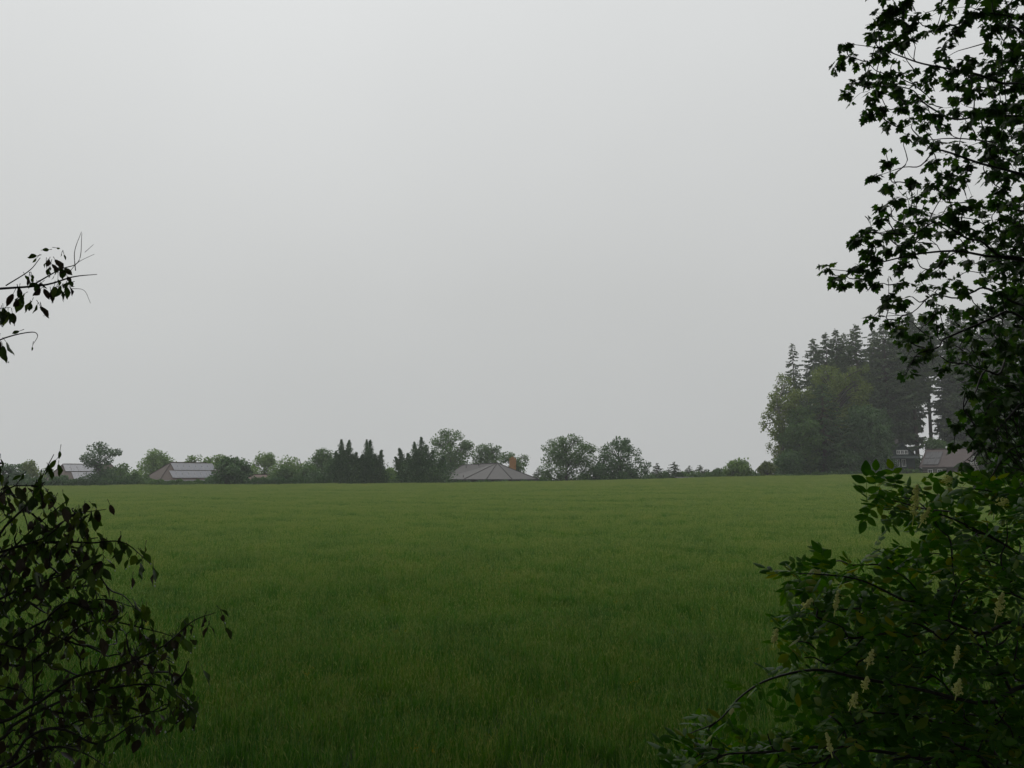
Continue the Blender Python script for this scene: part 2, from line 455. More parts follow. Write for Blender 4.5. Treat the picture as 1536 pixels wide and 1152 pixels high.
iop.inputs['Pick Instance'].default_value = True
def named(n, t):
    q = ng.nodes.new('GeometryNodeInputNamedAttribute'); q.data_type = t; q.inputs['Name'].default_value = n
    return q.outputs['Attribute']
ng.links.new(gi.outputs[0], iop.inputs['Points'])
ng.links.new(ci.outputs[0], iop.inputs['Instance'])
ng.links.new(named('tuft_kind', 'INT'), iop.inputs['Instance Index'])
ng.links.new(named('tuft_turn', 'FLOAT_VECTOR'), iop.inputs['Rotation'])
ng.links.new(named('tuft_scale', 'FLOAT_VECTOR'), iop.inputs['Scale'])
ng.links.new(iop.outputs[0], go_.inputs[0])
md = crop.modifiers.new('tufts', 'NODES'); md.node_group = ng

# ------------------------------------------------------------------ far trees: builders
QUAD = np.array([(0, 0, 0), (0.32, 0.45, 0.06), (0, 1, -0.05), (-0.32, 0.5, 0.06)])
QF = [(0, 1, 2, 3)]

def profile(kind, t):
    """crown half width (0..1) at crown height t (0 base .. 1 top)"""
    if kind == 'round': return np.sqrt(np.clip(1 - (2 * t - 1) ** 2, 0, 1)) ** 0.8
    if kind == 'bush': return np.sqrt(np.clip(1 - t ** 2.2, 0, 1)) * 0.95 + 0.05
    if kind == 'pear': return np.sin(np.clip(t * 0.93 + 0.05, 0, 1) * math.pi) ** 0.6 * (1.15 - 0.55 * t)
    if kind == 'tall': return np.sqrt(np.clip(1 - np.abs(2 * t - 0.75) ** 2.1 * .66, 0, 1))
    return np.ones_like(t)

def broadleaf(root, rng, H, W, kind='round', base=0.15, blobs=26, leaves=5000, size=0.3, leaf='mid', bark='bark', flat=0.8, droop=0.0, fill=0.75):
    blobs = int(blobs * 1.35)
    z0 = H * base
    ts = rng.uniform(0.04, 0.97, blobs * 3)
    keep = rng.uniform(size=len(ts)) < profile(kind, ts) * 0.8 + 0.2
    ts = ts[keep][:blobs]; nb = len(ts)
    az = rng.uniform(0, 2 * math.pi, nb)
    W = W * 1.12 * (1 + .16 * np.sin(2 * az + rng.uniform(0, 6)) + .12 * np.sin(3 * az + 9 * ts))
    Wm = float(np.mean(W))
    rad = min(Wm, H * 1.3) * rng.uniform(0.085, 0.22, nb)
    rr = np.clip(profile(kind, ts) * W / 2 - rad * 0.75, 0, None) * rng.uniform(0.3, 1.1, nb) ** 0.6
    C = np.stack([np.cos(az) * rr, np.sin(az) * rr, z0 + ts * (H - z0) - rad * 0.6 * ts], -1)
    # limbs
    tm = MB()
    tr = 0.028 * H ** 0.9 + 0.05
    bend = rng.normal(0, 0.02 * H, (5, 3)); bend[:, 2] = 0; bend[0] = 0
    tp = np.array([(0, 0, -0.3), (0, 0, H * .25), (0, 0, H * .42), (0, 0, H * .6), (0, 0, H * .78)]) + bend
    tp = curve(tp, 14); tm.tube(tp, np.linspace(tr, tr * .2, 14), 7)
    for c in C:
        k = np.searchsorted(tp[:, 2], max(0.12 * H, c[2] - 0.55 * math.hypot(c[0], c[1]) - 0.1 * H)); k = min(k, 12)
        mid = (tp[k] + c) / 2 + np.array([0, 0, 0.04 * H]) + rng.normal(0, 0.02 * H, 3)
        tm.tube(curve([tp[k], mid, c], 6), np.linspace(tr * .45, tr * .1, 6), 4)
    tm.build('trunk', M[bark], root)
    # leaves in clumps, loose strays between them
    n = int(leaves * 1.7)
    wgt = rad ** 2 * rng.uniform(.45, 1.2, nb); b = rng.choice(nb, n, p=wgt / wgt.sum())
    u = unit(rng, n); u[:, 2] = u[:, 2] * flat
    q = rng.uniform(0.25, 1.05, n) ** 0.7
    pos = C[b] + u * (rad[b] * q)[:, None]
    st = rng.uniform(size=n) > fill
    pos[st] += np.clip(rng.normal(0, 0.15, (st.sum(), 3)), -.3, .3) * rad[b][st][:, None]
    if droop:
        dr = rng.uniform(size=n) < 0.5
        pos[dr, 2] -= rng.uniform(0, droop, dr.sum()) * H
    pos[:, 2] = np.maximum(pos[:, 2], 0.05)
    d = u + rng.normal(0, 0.6, (n, 3)) + [0, 0, -0.3 - 2 * droop]
    lm = MB()
    scatter(lm, QUAD * [1.5, 1, 1], QF, pos, frames(d, u + rng.normal(0, .5, (n, 3)) + [0, 0, .5]), size * rng.uniform(0.6, 1.4, n))
    lm.build('crown', M[leaf], root)

def shaped(name, label, group, px, y, blobs, seed, leaf, size=.27, dens=1.0, bark='bark', droop=0.0):
    """tree with an irregular crown of boughs; blobs = (column, row, radius) of each bough as it shows in the photograph"""
    rng = np.random.default_rng(seed); k = PXM(y)
    p = P(px, 715, y); g = gz(p.x, y); O_ = np.array([p.x, y, g])
    root = thing(name, label, 'tree', tuple(O_), group)
    C = np.array([np.array(P(a, b, y)) - O_ for a, b, r in blobs]); rad = np.array([r for _, _, r in blobs]) / k
    half = max(1.0, np.abs(C[:, 0]).max())
    C[:, 1] = rng.uniform(-1, 1, len(C)) * np.sqrt(np.clip(1 - (C[:, 0] / half) ** 2, .1, 1)) * half * .75
    back = rng.uniform(size=len(C)) < .6                                  # boughs on the far side
    C2 = C[back] * [.85, -1, .97] + rng.normal(0, .3, (back.sum(), 3)); C = np.vstack([C, C2]); rad = np.concatenate([rad, rad[back]])
    H = C[:, 2].max(); tm = MB(); tr = 0.022 * H + .06
    tp = curve([(0, 0, -.3), (rng.normal(0, .1), 0, H * .3), (rng.normal(0, .15), .1, H * .55), (rng.normal(0, .2), 0, H * .8)], 14)
    tm.tube(tp, np.linspace(tr, tr * .2, 14), 7)
    for c in C:
        j = min(12, int(np.searchsorted(tp[:, 2], max(.1 * H, c[2] - .6 * math.hypot(c[0], c[1]) - .08 * H))))
        m_ = (tp[j] + c) / 2 + [0, 0, .04 * H] + rng.normal(0, .02 * H, 3)
        tm.tube(curve([tp[j], m_, c], 6), np.linspace(tr * .4, tr * .08, 6), 4)
    tm.build('trunk', M[bark], root)
    n = int(dens * 30 * (rad ** 2).sum() / size ** 2 * .5); w = rad ** 2 * rng.uniform(.5, 1.2, len(rad))
    b = rng.choice(len(rad), n, p=w / w.sum()); u = unit(rng, n)
    pos = C[b] + u * (rad[b] * rng.uniform(.2, 1.12, n) ** .7)[:, None] * [1, 1, .85]
    if droop:
        dr = rng.uniform(size=n) < .45; pos[dr, 2] -= rng.uniform(0, droop, dr.sum())
    pos[:, 2] = np.maximum(pos[:, 2], .05)
    lm = MB(); scatter(lm, QUAD * [1.4, 1, 1], QF, pos, frames(u + rng.normal(0, .6, (n, 3)) + [0, 0, -.2 - droop], u + rng.normal(0, .5, (n, 3)) + [0, 0, .5]), size * rng.uniform(.55, 1.35, n))
    lm.build('crown', M[leaf], root)

def spruce(root, rng, H, W, base=0.05, size=0.6, leaf='spruce', gap=0.0, n_whorl=None, droop=0.35, bare=True, bark='spruce_bark'):
    """conifer: whorls of drooping branches with hanging needle sprays"""
    tm = MB(); tr = 0.012 * H + 0.04
    sway = rng.normal(0, 0.006 * H, 2)
    tm.tube([(0, 0, -0.4), (sway[0] * .5, sway[1] * .5, H * .5), (sway[0], sway[1], H * .99)], [tr, tr * .6, 0.02], 7)
    lm = MB(); z0 = H * base
    W = W * 1.38
    nw = n_whorl or int(H * 2.6) + 9
    for i in range(nw):
        t = (i + rng.uniform(0, .9)) / nw
        z = z0 + t * (H - z0)
        for k in range(int(rng.integers(6, 10))):
            if rng.uniform() < gap: continue
            t = float(np.clip((i + rng.uniform(-1.0, 1.5)) / nw, 0, .99)); z = z0 + t * (H - z0)
            env = W / 2 * (min(1, (1 - t) * 2.0 + .015) ** 0.75) * (0.75 + 0.25 * min(1, t * 6)) + 0.12
            a = rng.uniform(0, 2 * math.pi); L = env * rng.uniform(0.45, 1.12)
            out = np.array([math.cos(a), math.sin(a), 0])
            dz = -droop * L * (0.5 + 0.7 * (1 - t))
            c0 = np.array([sway[0] * z / H, sway[1] * z / H, z])
            p1 = c0 + out * L * .55 + [0, 0, dz * .75]; p2 = c0 + out * L + [0, 0, dz * .8 + 0.06 * L]
            if L > 0.5: tm.tube([c0, p1, p2], [0.012 * L + .01, .02, .008], 3)
            m = max(6, int(L / size * 11))
            s = rng.uniform(0.12, 1.0, m) ** 0.8
            pos = np.where((s < .55)[:, None], c0 + (p1 - c0) * (s / .55)[:, None], p1 + (p2 - p1) * ((s - .55) / .45)[:, None])
            perp = np.array([-out[1], out[0], 0])
            sg = rng.choice([-1, 1], m)
            d = out * 0.7 + perp * (sg * rng.uniform(0.2, 1.0, m))[:, None] + np.array([0, 0, -1.0]) * rng.uniform(0.0, 1.5, m)[:, None]
            scatter(lm, QUAD * [1.0, 1, 1], QF, pos, frames(d, np.array([[0, 0, 1.0]]) + rng.normal(0, .4, (m, 3))),
                    size * rng.uniform(0.5, 1.2, m) * (0.45 + 0.55 * (1 - t)))
    k = 14                                              # leading shoot
    scatter(lm, QUAD * [.6, 1, 1], QF, np.array([sway[0], sway[1], H]) + np.column_stack([rng.normal(0, .04, (k, 2)), -rng.uniform(0.1, .9, k)]),
            frames(unit(rng, k) * [1, 1, .3] + [0, 0, .6], unit(rng, k)), np.full(k, size * .5))
    tm.build('trunk', M[bark], root); lm.build('crown', M[leaf], root)

def leaders_tree(root, rng, leads, skirt_w, skirt_h, size=0.32, leaf='conifer', n=1500):
    """many-headed cypress: several pointed heads rising from one dense skirt; leads = [(dx, dy, height, half width)]"""
    tm, lm = MB(), MB()
    for dx, dy, h, hw in leads:
        tip = np.array([dx, dy, h]); foot = np.array([dx * 0.25, dy * .25, -0.3])
        mid = np.array([dx * 0.75, dy * .75, h * .5])
        c = curve([foot, mid, tip], 16); tm.tube(c, np.linspace(0.16, .02, 16), 5)
        m = n
        t = rng.uniform(0.1, 1.0, m) ** 0.8
        idx = np.clip(t * 15, 0, 14.99); i0 = idx.astype(int); f = (idx - i0)[:, None]
        ax = c[i0] * (1 - f) + c[i0 + 1] * f
        hw_t = hw * np.clip((1 - t) * 1.05, 0.02, 1) ** 0.68 * (0.82 + 0.28 * np.sin(t * 47 + dx * 3))
        u = unit(rng, m); u[:, 2] *= .4
        pos = ax + u * (hw_t * rng.uniform(0.3, 1.1, m) * np.where(rng.uniform(size=m) < .12, 1.45, 1))[:, None]
        d = u * .9 + (tip - mid) / np.linalg.norm(tip - mid) * 0.75 + rng.normal(0, .35, (m, 3))
        scatter(lm, QUAD, QF, pos, frames(d, u), size * rng.uniform(0.5, 1.5, m) * np.clip(1.45 - t * .95, .35, 1))
    m = n * 2
    u = unit(rng, m); u[:, 2] = np.abs(u[:, 2])
    u = u / np.abs(u).max(1)[:, None] ** .55
    pos = u * np.array([skirt_w / 2, skirt_w / 2.4, skirt_h]) * (rng.uniform(0.5, 1.0, m) * (0.85 + .15 * np.sin(7 * np.arctan2(u[:, 1], u[:, 0]) + 5 * u[:, 2])))[:, None] + [0, 0, 0.05]
    scatter(lm, QUAD, QF, pos, frames(u + rng.normal(0, .5, (m, 3)), u), size * rng.uniform(0.6, 1.4, m))
    tm.build('trunk', M['bark'], root); lm.build('crown', M[leaf], root)

def place(px, top, y):
    p = P(px, top, y); g = gz(p.x, y)
    return p.x, g, p.z - g                               # x, ground, height

PXM = lambda y: FPX / y                                  # photo pixels per metre at distance y

def far_tree(name, cat, label, group, px, top, wpx, y, seed, fn, **kw):
    x, g, H = place(px, top, y)
    root = thing(name, label, cat, (x, y, g), group)
    fn(root, np.random.default_rng(seed), H, wpx / PXM(y), **kw)
    return root

GROW = 'trees and bushes along the far edge of the field'
BUSH = dict(kind='bush', base=0.0, blobs=20, flat=.8)
rows = [
 # name, category, label, px, top, width px, distance, builder, options
 ('bush', 'bush', 'dark bush at the left end of the far hedge line', 10, 692, 56, 131, broadleaf, dict(BUSH, leaves=3500, leaf='dark')),
 ('bush', 'bush', 'pale yellow green bush left of the leftmost roof with panels', 44, 689, 42, 152, broadleaf, dict(BUSH, leaves=2600, leaf='olive')),
 ('bush', 'bush', 'low dark bush in front of the leftmost roof with panels', 90, 712, 46, 130, broadleaf, dict(BUSH, leaves=2600, leaf='dark', size=.24)),
 ('bush', 'bush', 'mid green bush behind and right of the dark pine', 184, 695, 50, 143, broadleaf, dict(BUSH, leaves=3000, leaf='mid')),
 ('bush', 'bush', 'rounded green shrub at the left corner of the brown roof', 203, 708, 44, 131, broadleaf, dict(BUSH, leaves=2800, leaf='mid', size=.24)),
 ('broadleaf_tree', 'tree', 'light green tree rising behind the left part of the brown roof with two panel rows', 238, 670, 66, 166, broadleaf, dict(kind='bush', base=.05, blobs=28, leaves=5000, leaf='pale')),
 ('broadleaf_tree', 'tree', 'small pale tree peeking over the ridge of the brown roof with two panel rows', 293, 681, 42, 172, broadleaf, dict(kind='round', base=.1, blobs=18, leaves=2600, leaf='pale')),
 ('broadleaf_tree', 'tree', 'pale green tree behind the dark bush at the right end of the brown roof', 332, 680, 50, 160, broadleaf, dict(kind='bush', base=.05, blobs=20, leaves=3400, leaf='pale')),
 ('bush', 'bush', 'big dark bush covering the right end of the brown roof', 350, 683, 62, 131, broadleaf, dict(BUSH, blobs=28, leaves=5500, leaf='dark')),
 ('broadleaf_tree', 'tree', 'pale tree above the small red roof hidden in the shrubs', 398, 677, 54, 164, broadleaf, dict(kind='bush', base=.05, blobs=24, leaves=3600, leaf='pale')),
 ('broadleaf_tree', 'tree', 'lower pale tree right of the one above the small red roof', 430, 683, 48, 160, broadleaf, dict(kind='bush', base=.05, blobs=22, leaves=3300, leaf='pale')),
 ('bush', 'bush', 'grey green bush at the right side of the small red roof', 428, 700, 54, 141, broadleaf, dict(BUSH, leaves=3400, leaf='mid')),
 ('bush', 'bush', 'leafy bush below the dome shaped tree', 462, 697, 56, 143, broadleaf, dict(BUSH, leaves=3600, leaf='mid')),
 ('broadleaf_tree', 'tree', 'dome shaped green tree left of the spiky cypresses', 482, 672, 62, 152, broadleaf, dict(kind='bush', base=.02, blobs=30, leaves=5500, leaf='mid')),
 ('bush', 'bush', 'bright green shrub between the middle and right spiky cypresses', 582, 697, 34, 150, broadleaf, dict(BUSH, leaves=2400, leaf='pale')),
 ('bush', 'bush', 'small bright shrub low beside the right spiky cypress', 596, 708, 26, 140, broadleaf, dict(BUSH, blobs=12, leaves=1600, leaf='pale')),
 ('bush', 'bush', 'small grey green bush between the pear shaped tree and the first small spruces', 999, 707, 26, 154, broadleaf, dict(BUSH, blobs=12, leaves=1500, leaf='mid', size=.26)),
 ('bush', 'bush', 'small rounded bush just right of the broad small spruce', 1062, 704, 26, 158, broadleaf, dict(BUSH, blobs=12, leaves=1500, leaf='dark', size=.26)),
 ('spruce_tree', 'tree', 'smallest spruce, right of the grey green bush on the crest', 1089, 702, 13, 158, spruce, dict(size=.32)),
 ('bush', 'bush', 'pale bush at the right side of the small light green tree', 1122, 703, 26, 152, broadleaf, dict(BUSH, blobs=12, leaves=1500, leaf='pale', size=.26)),
 ('bush', 'bush', 'hazy pale bush between the leftmost roof and the yellow green bush', 68, 700, 44, 160, broadleaf, dict(BUSH, leaves=2000, leaf='mid')),
 ('bush', 'bush', 'pale bush left of the light green tree at the brown roof', 208, 696, 40, 158, broadleaf, dict(BUSH, leaves=2000, leaf='pale')),
 ('bush', 'bush', 'pale low bush just above the ridge end of the brown roof', 314, 686, 40, 164, broadleaf, dict(BUSH, leaves=2000, leaf='pale')),
 ('bush', 'bush', 'pale bush right of the big dark bush at the brown roof', 376, 684, 46, 156, broadleaf, dict(BUSH, leaves=2600, leaf='pale')),
 ('bush', 'bush', 'pale bush left of the dome shaped tree', 452, 683, 50, 162, broadleaf, dict(BUSH, leaves=2600, leaf='pale')),
 ('bush', 'bush', 'dark green bush in front of the dome shaped tree', 482, 702, 60, 134, broadleaf, dict(BUSH, leaves=3400, leaf='dark', size=.26)),
 ('bush', 'bush', 'low mid green bush in front of the small red roof', 408, 714, 40, 131, broadleaf, dict(BUSH, leaves=2000, leaf='mid', size=.22)),
 ('bush', 'bush', 'low green bush between the big round tree and the pear shaped tree', 893, 690, 44, 146, broadleaf, dict(BUSH, leaves=2400, leaf='dark', size=.26)),
 ('spruce_tree', 'tree', 'tiny spruce between the grey roof and the big round tree', 807, 701, 18, 152, spruce, dict(size=.34)),
 ('spruce_tree', 'tree', 'thin ragged spruce just right of the pear shaped tree', 985, 694, 22, 150, spruce, dict(size=.36, gap=.15)),
 ('bush', 'bush', 'low bush at the foot of the thin ragged spruce', 970, 710, 40, 148, broadleaf, dict(BUSH, blobs=12, leaves=1500, leaf='mid')),
 ('spruce_tree', 'tree', 'tallest of the small spruces, left of the dark shed roof', 1011, 692, 23, 150, spruce, dict(size=.38)),
 ('bush', 'bush', 'low bush behind the dark shed roof', 1024, 706, 28, 156, broadleaf, dict(BUSH, blobs=12, leaves=1500, leaf='mid')),
 ('spruce_tree', 'tree', 'small narrow spruce behind the dark shed roof', 1034, 698, 16, 158, spruce, dict(size=.34)),
 ('spruce_tree', 'tree', 'small broad spruce at the right end of the shed roof', 1049, 697, 22, 156, spruce, dict(size=.36)),
 ('bush', 'bush', 'grey green bush between the small spruces and the light green tree', 1075, 702, 42, 156, broadleaf, dict(BUSH, leaves=2300, leaf='mid', size=.26)),
 ('broadleaf_tree', 'tree', 'small light green tree alone on the crest left of the forest', 1108, 687, 44, 142, broadleaf, dict(kind='round', base=.05, blobs=22, leaves=2900, leaf='pale', size=.26)),
 ('bush', 'bush', 'low bush between the small light green tree and the forest', 1133, 706, 26, 146, broadleaf, dict(BUSH, blobs=12, leaves=1400, leaf='mid', size=.26)),
 ('bush', 'bush', 'leafy bush leaning on the left edge of the forest', 1151, 691, 34, 138, broadleaf, dict(BUSH, blobs=16, leaves=2300, leaf='olive', size=.26)),
]
for i, (nm, cat, lab, px, top, w, y, fn, kw) in enumerate(rows):
    far_tree(nm, cat, lab, GROW, px, top, w, y, 500 + i, fn, **kw)

def cypress(label, px, y, leads, skirt_px, skirt_top, seed, n=2000):
    x, g, _ = place(px, 700, y)
    root = thing('cypress_tree', label, 'tree', (x, y, g), GROW)
    rg = np.random.default_rng(seed); L = []
    for lp, lt, hw in leads:
        q = P(lp, lt, y); L.append((q.x - x, rg.uniform(-1, 1), q.z - g, hw * 1.95))
    leaders_tree(root, rg, L, skirt_px * 1.12 / PXM(y), P(px, skirt_top - 5, y).z - g, n=n)
cypress('left spiky cypress with two close heads beside the dome shaped tree', 516, 131, [(513, 660, 1.0), (524, 661, 1.0), (503, 677, 1.0), (534, 679, 1.0), (518, 676, 1.6), (498, 690, 1.3), (540, 688, 1.3), (509, 684, 1.5), (528, 682, 1.5)], 66, 690, 71)
cypress('middle spiky cypress with twin heads and one arm leaning right', 555, 132, [(549, 660, .9), (557, 661, .9), (573, 676, .8), (564, 682, 1.2), (543, 682, 1.2), (553, 675, 1.6), (569, 690, 1.2)], 56, 692, 72)
cypress('right spiky cypress with arms leaning left over a wide dark base', 636, 130, [(599, 673, .8), (594, 686, .8), (622, 664, .9), (631, 656, 1.1), (640, 668, 1.3), (613, 681, 1.2), (626, 676, 1.6), (650, 676, 1.4), (664, 685, 1.3), (605, 694, 1.2)], 96, 690, 73)

# the forest
FOR = 'tall trees of the forest on the right'
wood = [
 ('spruce_tree', 'sparse thin spruce at the left tip of the forest roofline', 1188, 515, 40, 146, spruce, dict(size=.62, gap=.45, base=.12, droop=.5)),
 ('spruce_tree', 'pale pointed spruce right of the sparse thin one', 1220, 507, 52, 158, spruce, dict(size=.7, base=.1)),
 ('spruce_tree', 'second full spruce from the left in the forest roofline', 1238, 499, 54, 152, spruce, dict(size=.7, base=.1)),
 ('spruce_tree', 'narrow needle sharp spruce above the yellow green crown', 1253, 493, 46, 156, spruce, dict(size=.68, base=.1)),
 ('spruce_tree', 'short topped spruce left of the tallest clear spruce', 1266, 499, 52, 162, spruce, dict(size=.7, base=.1)),
 ('spruce_tree', 'broad spruce with the highest clear tip of the roofline', 1284, 486, 66, 150, spruce, dict(size=.75, base=.1)),
 ('spruce_tree', 'spruce right of the broadest one with its tip clear of the sycamore leaves', 1309, 494, 56, 160, spruce, dict(size=.72, base=.15)),
 ('spruce_tree', 'tall dark spruce just left of the hanging sycamore twigs', 1324, 484, 66, 150, spruce, dict(size=.75, base=.12)),
 ('spruce_tree', 'spruce behind the lowest hanging sycamore twig', 1343, 476, 48, 154, spruce, dict(size=.75, base=.25)),
 ('spruce_tree', 'bare stemmed spruce standing left of the bright gap in the forest', 1364, 466, 42, 150, spruce, dict(size=.75, base=.50, droop=.5)),
 ('spruce_tree', 'slim bare stemmed spruce in the bright gap of the forest', 1385, 470, 32, 160, spruce, dict(size=.7, base=.66, droop=.5, gap=.2)),
 ('spruce_tree', 'spruce with long low boughs right of the bright gap', 1422, 466, 38, 152, spruce, dict(size=.75, base=.2, droop=.5)),
 ('spruce_tree', 'spruce behind the barn roof', 1440, 462, 70, 150, spruce, dict(size=.78, base=.12)),
 ('spruce_tree', 'hazy spruce right of the barn, behind sycamore boughs', 1470, 455, 76, 154, spruce, dict(size=.8, base=.1)),
 ('spruce_tree', 'hazy spruce second from the right frame edge', 1502, 448, 76, 150, spruce, dict(size=.8, base=.1)),
 ('spruce_tree', 'hazy spruce at the right frame edge behind the dark foliage', 1538, 442, 80, 152, spruce, dict(size=.8, base=.08)),
 ('spruce_tree', 'dark young spruce in front of the yellow green crown', 1232, 574, 74, 132, spruce, dict(size=.55, base=.0, leaf='conifer')),
 ('broadleaf_tree', 'green leafy tree between the birch and the dark young spruce', 1200, 600, 62, 132, broadleaf, dict(kind='tall', base=.02, blobs=40, leaves=9000, leaf='mid', size=.3)),
 ('broadleaf_tree', 'green tree at the right foot of the yellow green crown', 1290, 600, 70, 134, broadleaf, dict(kind='tall', base=.02, blobs=40, leaves=9000, leaf='dark', size=.3)),
 ('broadleaf_tree', 'dark leafy tree left of the green gabled house', 1318, 612, 46, 143, broadleaf, dict(kind='tall', base=.02, blobs=36, leaves=6500, leaf='dark', size=.3)),
 ('bush', 'dark undergrowth bush below the birch', 1186, 672, 44, 129, broadleaf, dict(BUSH, leaves=3600, leaf='dark', size=.26)),
 ('bush', 'dark undergrowth bush left of the low grey wall', 1262, 668, 70, 130, broadleaf, dict(BUSH, blobs=26, leaves=5000, leaf='dark', size=.26)),
 ('bush', 'dark undergrowth bush behind the low grey wall', 1312, 662, 56, 133, broadleaf, dict(BUSH, blobs=24, leaves=4500, leaf='dark', size=.26)),
 ('bush', 'light green bush between the green gabled house and the barn', 1396, 656, 62, 143, broadleaf, dict(BUSH, blobs=26, leaves=5200, leaf='mid', size=.28)),
 ('bush', 'low bright bush in front of the green gabled house', 1360, 702, 34, 129, broadleaf, dict(BUSH, blobs=12, leaves=1600, leaf='mid', size=.22)),
 ('bush', 'dark bush behind the right end of the barn', 1466, 660, 60, 146, broadleaf, dict(BUSH, blobs=24, leaves=4200, leaf='dark', size=.28)),
 ('bush', 'dark bush at the right frame edge below the hazy spruces', 1520, 650, 80, 140, broadleaf, dict(BUSH, blobs=28, leaves=5000, leaf='dark', size=.28)),
]
for i, (nm, lab, px, top, w, y, fn, kw) in enumerate(wood):
    far_tree(nm, 'bush' if nm == 'bush' else 'tree', lab, FOR, px, top, w, y, 900 + i, fn, **kw)

shaped('pine_tree', 'dark ragged pine standing right of the leftmost roof', GROW, 150, 130, [(148, 668, 5), (142, 672, 6), (153, 666, 4), (155, 679, 8), (170, 678, 6), (178, 680, 4), (142, 685, 8), (130, 687, 5), (127, 690, 3), (133, 696, 7), (150, 693, 10), (164, 692, 6), (142, 708, 12), (161, 708, 10), (129, 717, 9), (150, 720, 13), (166, 721, 9)], 301, 'conifer', .26, 1.1)
shaped('broadleaf_tree', 'tall lumpy tree behind the left end of the grey roof', GROW, 676, 166, [(666, 650, 9), (677, 649, 8), (655, 660, 10), (671, 662, 12), (688, 655, 8), (648, 662, 5), (702, 668, 8), (706, 667, 5), (693, 673, 11), (657, 675, 12), (677, 680, 14), (702, 680, 8), (662, 693, 13), (688, 692, 14), (675, 704, 14), (652, 706, 10), (700, 702, 10)], 302, 'mid', .32)
shaped('broadleaf_tree', 'broad tree behind the middle of the grey roof', GROW, 730, 170, [(722, 673, 8), (733, 671, 7), (746, 673, 6), (715, 682, 9), (730, 684, 11), (746, 684, 8), (719, 693, 9), (737, 695, 12), (728, 707, 12)], 303, 'mid', .32)
shaped('broadleaf_tree', 'loose drooping tree behind the orange chimney', GROW, 772, 164, [(757, 681, 5), (766, 682, 5), (755, 689, 6), (786, 684, 5), (791, 688, 4), (779, 689, 6), (788, 695, 4), (779, 697, 7), (768, 687, 6), (783, 706, 5), (772, 700, 9)], 304, 'mid', .3, 1.0, 'bark', .5)
shaped('broadleaf_tree', 'big round tree standing alone right of the grey roof', GROW, 850, 142, [(828, 664, 8), (841, 660, 7), (857, 658, 8), (868, 660, 7), (815, 672, 4), (879, 668, 7), (826, 675, 10), (848, 673, 12), (870, 675, 11), (889, 673, 7), (821, 689, 9), (841, 689, 12), (863, 689, 12), (883, 689, 10), (819, 704, 10), (837, 706, 11), (859, 704, 12), (881, 704, 11), (817, 715, 9), (848, 717, 11), (874, 717, 11)], 305, 'mid', .26, 1.15)
shaped('broadleaf_tree', 'dark pear shaped tree right of the big round tree', GROW, 930, 139, [(923, 660, 5), (937, 663, 6), (911, 669, 6), (926, 668, 8), (942, 671, 7), (902, 675, 5), (915, 680, 10), (935, 680, 11), (951, 680, 7), (904, 689, 9), (922, 693, 12), (942, 693, 12), (957, 691, 7), (967, 697, 6), (975, 697, 3), (900, 704, 10), (917, 706, 12), (937, 706, 12), (955, 706, 10), (966, 706, 6), (908, 717, 11), (930, 717, 11), (950, 717, 11), (966, 718, 7)], 306, 'dark', .26, 1.15)
shaped('birch_tree', 'drooping birch forming the left edge of the forest', FOR, 1172, 134, [(1170, 580, 9), (1161, 591, 7), (1182, 572, 11), (1176, 562, 7), (1155, 607, 6), (1174, 602, 13), (1150, 621, 8), (1144, 634, 5), (1169, 626, 13), (1155, 650, 7), (1171, 650, 12), (1158, 667, 5), (1169, 675, 11), (1161, 684, 5), (1174, 694, 12), (1166, 700, 9), (1188, 612, 15), (1193, 653, 16), (1188, 688, 16), (1190, 590, 12)], 307, 'olive', .27, 1.1, 'birch_bark', 1.2)
shaped('broadleaf_tree', 'yellow green rounded crown in front of the spruces', FOR, 1256, 138, [(1242, 549, 8), (1226, 557, 9), (1261, 554, 9), (1280, 556, 9), (1293, 554, 6), (1215, 567, 9), (1245, 569, 13), (1274, 572, 13), (1296, 569, 8), (1304, 580, 7), (1255, 591, 15), (1285, 593, 15), (1228, 585, 13), (1272, 618, 16), (1293, 618, 13), (1304, 607, 7), (1255, 630, 15), (1285, 645, 16), (1250, 660, 16), (1275, 680, 16), (1300, 670, 14), (1235, 610, 14)], 308, 'olive', .28, 1.1, 'bark', .8)

# low hedges along the crest
def hedge(label, px0, px1, top0, top1, y, seed, leaf):
    rg = np.random.default_rng(seed)
    a, b = P(px0, top0, y), P(px1, top1, y)
    cx = (a.x + b.x) / 2; g = gz(cx, y)
    L = b.x - a.x; n = int(L * 420)
    s = rg.uniform(0, 1, n); h = (a.z + (b.z - a.z) * s) - g
    h = h * (0.86 + 0.10 * np.sin(s * L * 1.9 + seed) + 0.07 * np.sin(s * L * 4.3))
    th = rg.uniform(0, math.pi, n); q = rg.uniform(.7, 1.05, n)
    pos = np.stack([(s - .5) * L, np.cos(th) * 0.9 * q, h * (np.sin(th) ** .6) * q], -1)
    d = np.stack([rg.normal(0, .6, n), np.cos(th), np.sin(th)], -1) + rg.normal(0, .4, (n, 3))
    lm = MB(); scatter(lm, QUAD * [1.5, 1, 1], QF, pos, frames(d, unit(rg, n)), .2 * rg.uniform(.6, 1.4, n)); o = lm.build('hedge', M[leaf]); o.location = (cx, y, g)
    o['label'] = label; o['category'] = 'hedge'; o['group'] = 'low hedges beyond the crop'
hedge('low green hedge along the foot of the brown roof with two panel rows', 212, 336, 719, 721, 130, 3, 'mid')
hedge('dark low hedge under the leftmost roof and the pine', -20, 205, 716, 719, 129, 5, 'dark')
hedge('dark low hedge below the pale trees left of the spiky cypresses', 378, 500, 716, 714, 129, 6, 'dark')
hedge('pale low hedge far behind the spiky cypresses', 490, 680, 715, 714, 158, 15, 'mid')
hedge('low mixed hedge running from the grey roof to the pear shaped tree', 800, 990, 711, 710, 152, 16, 'mid')
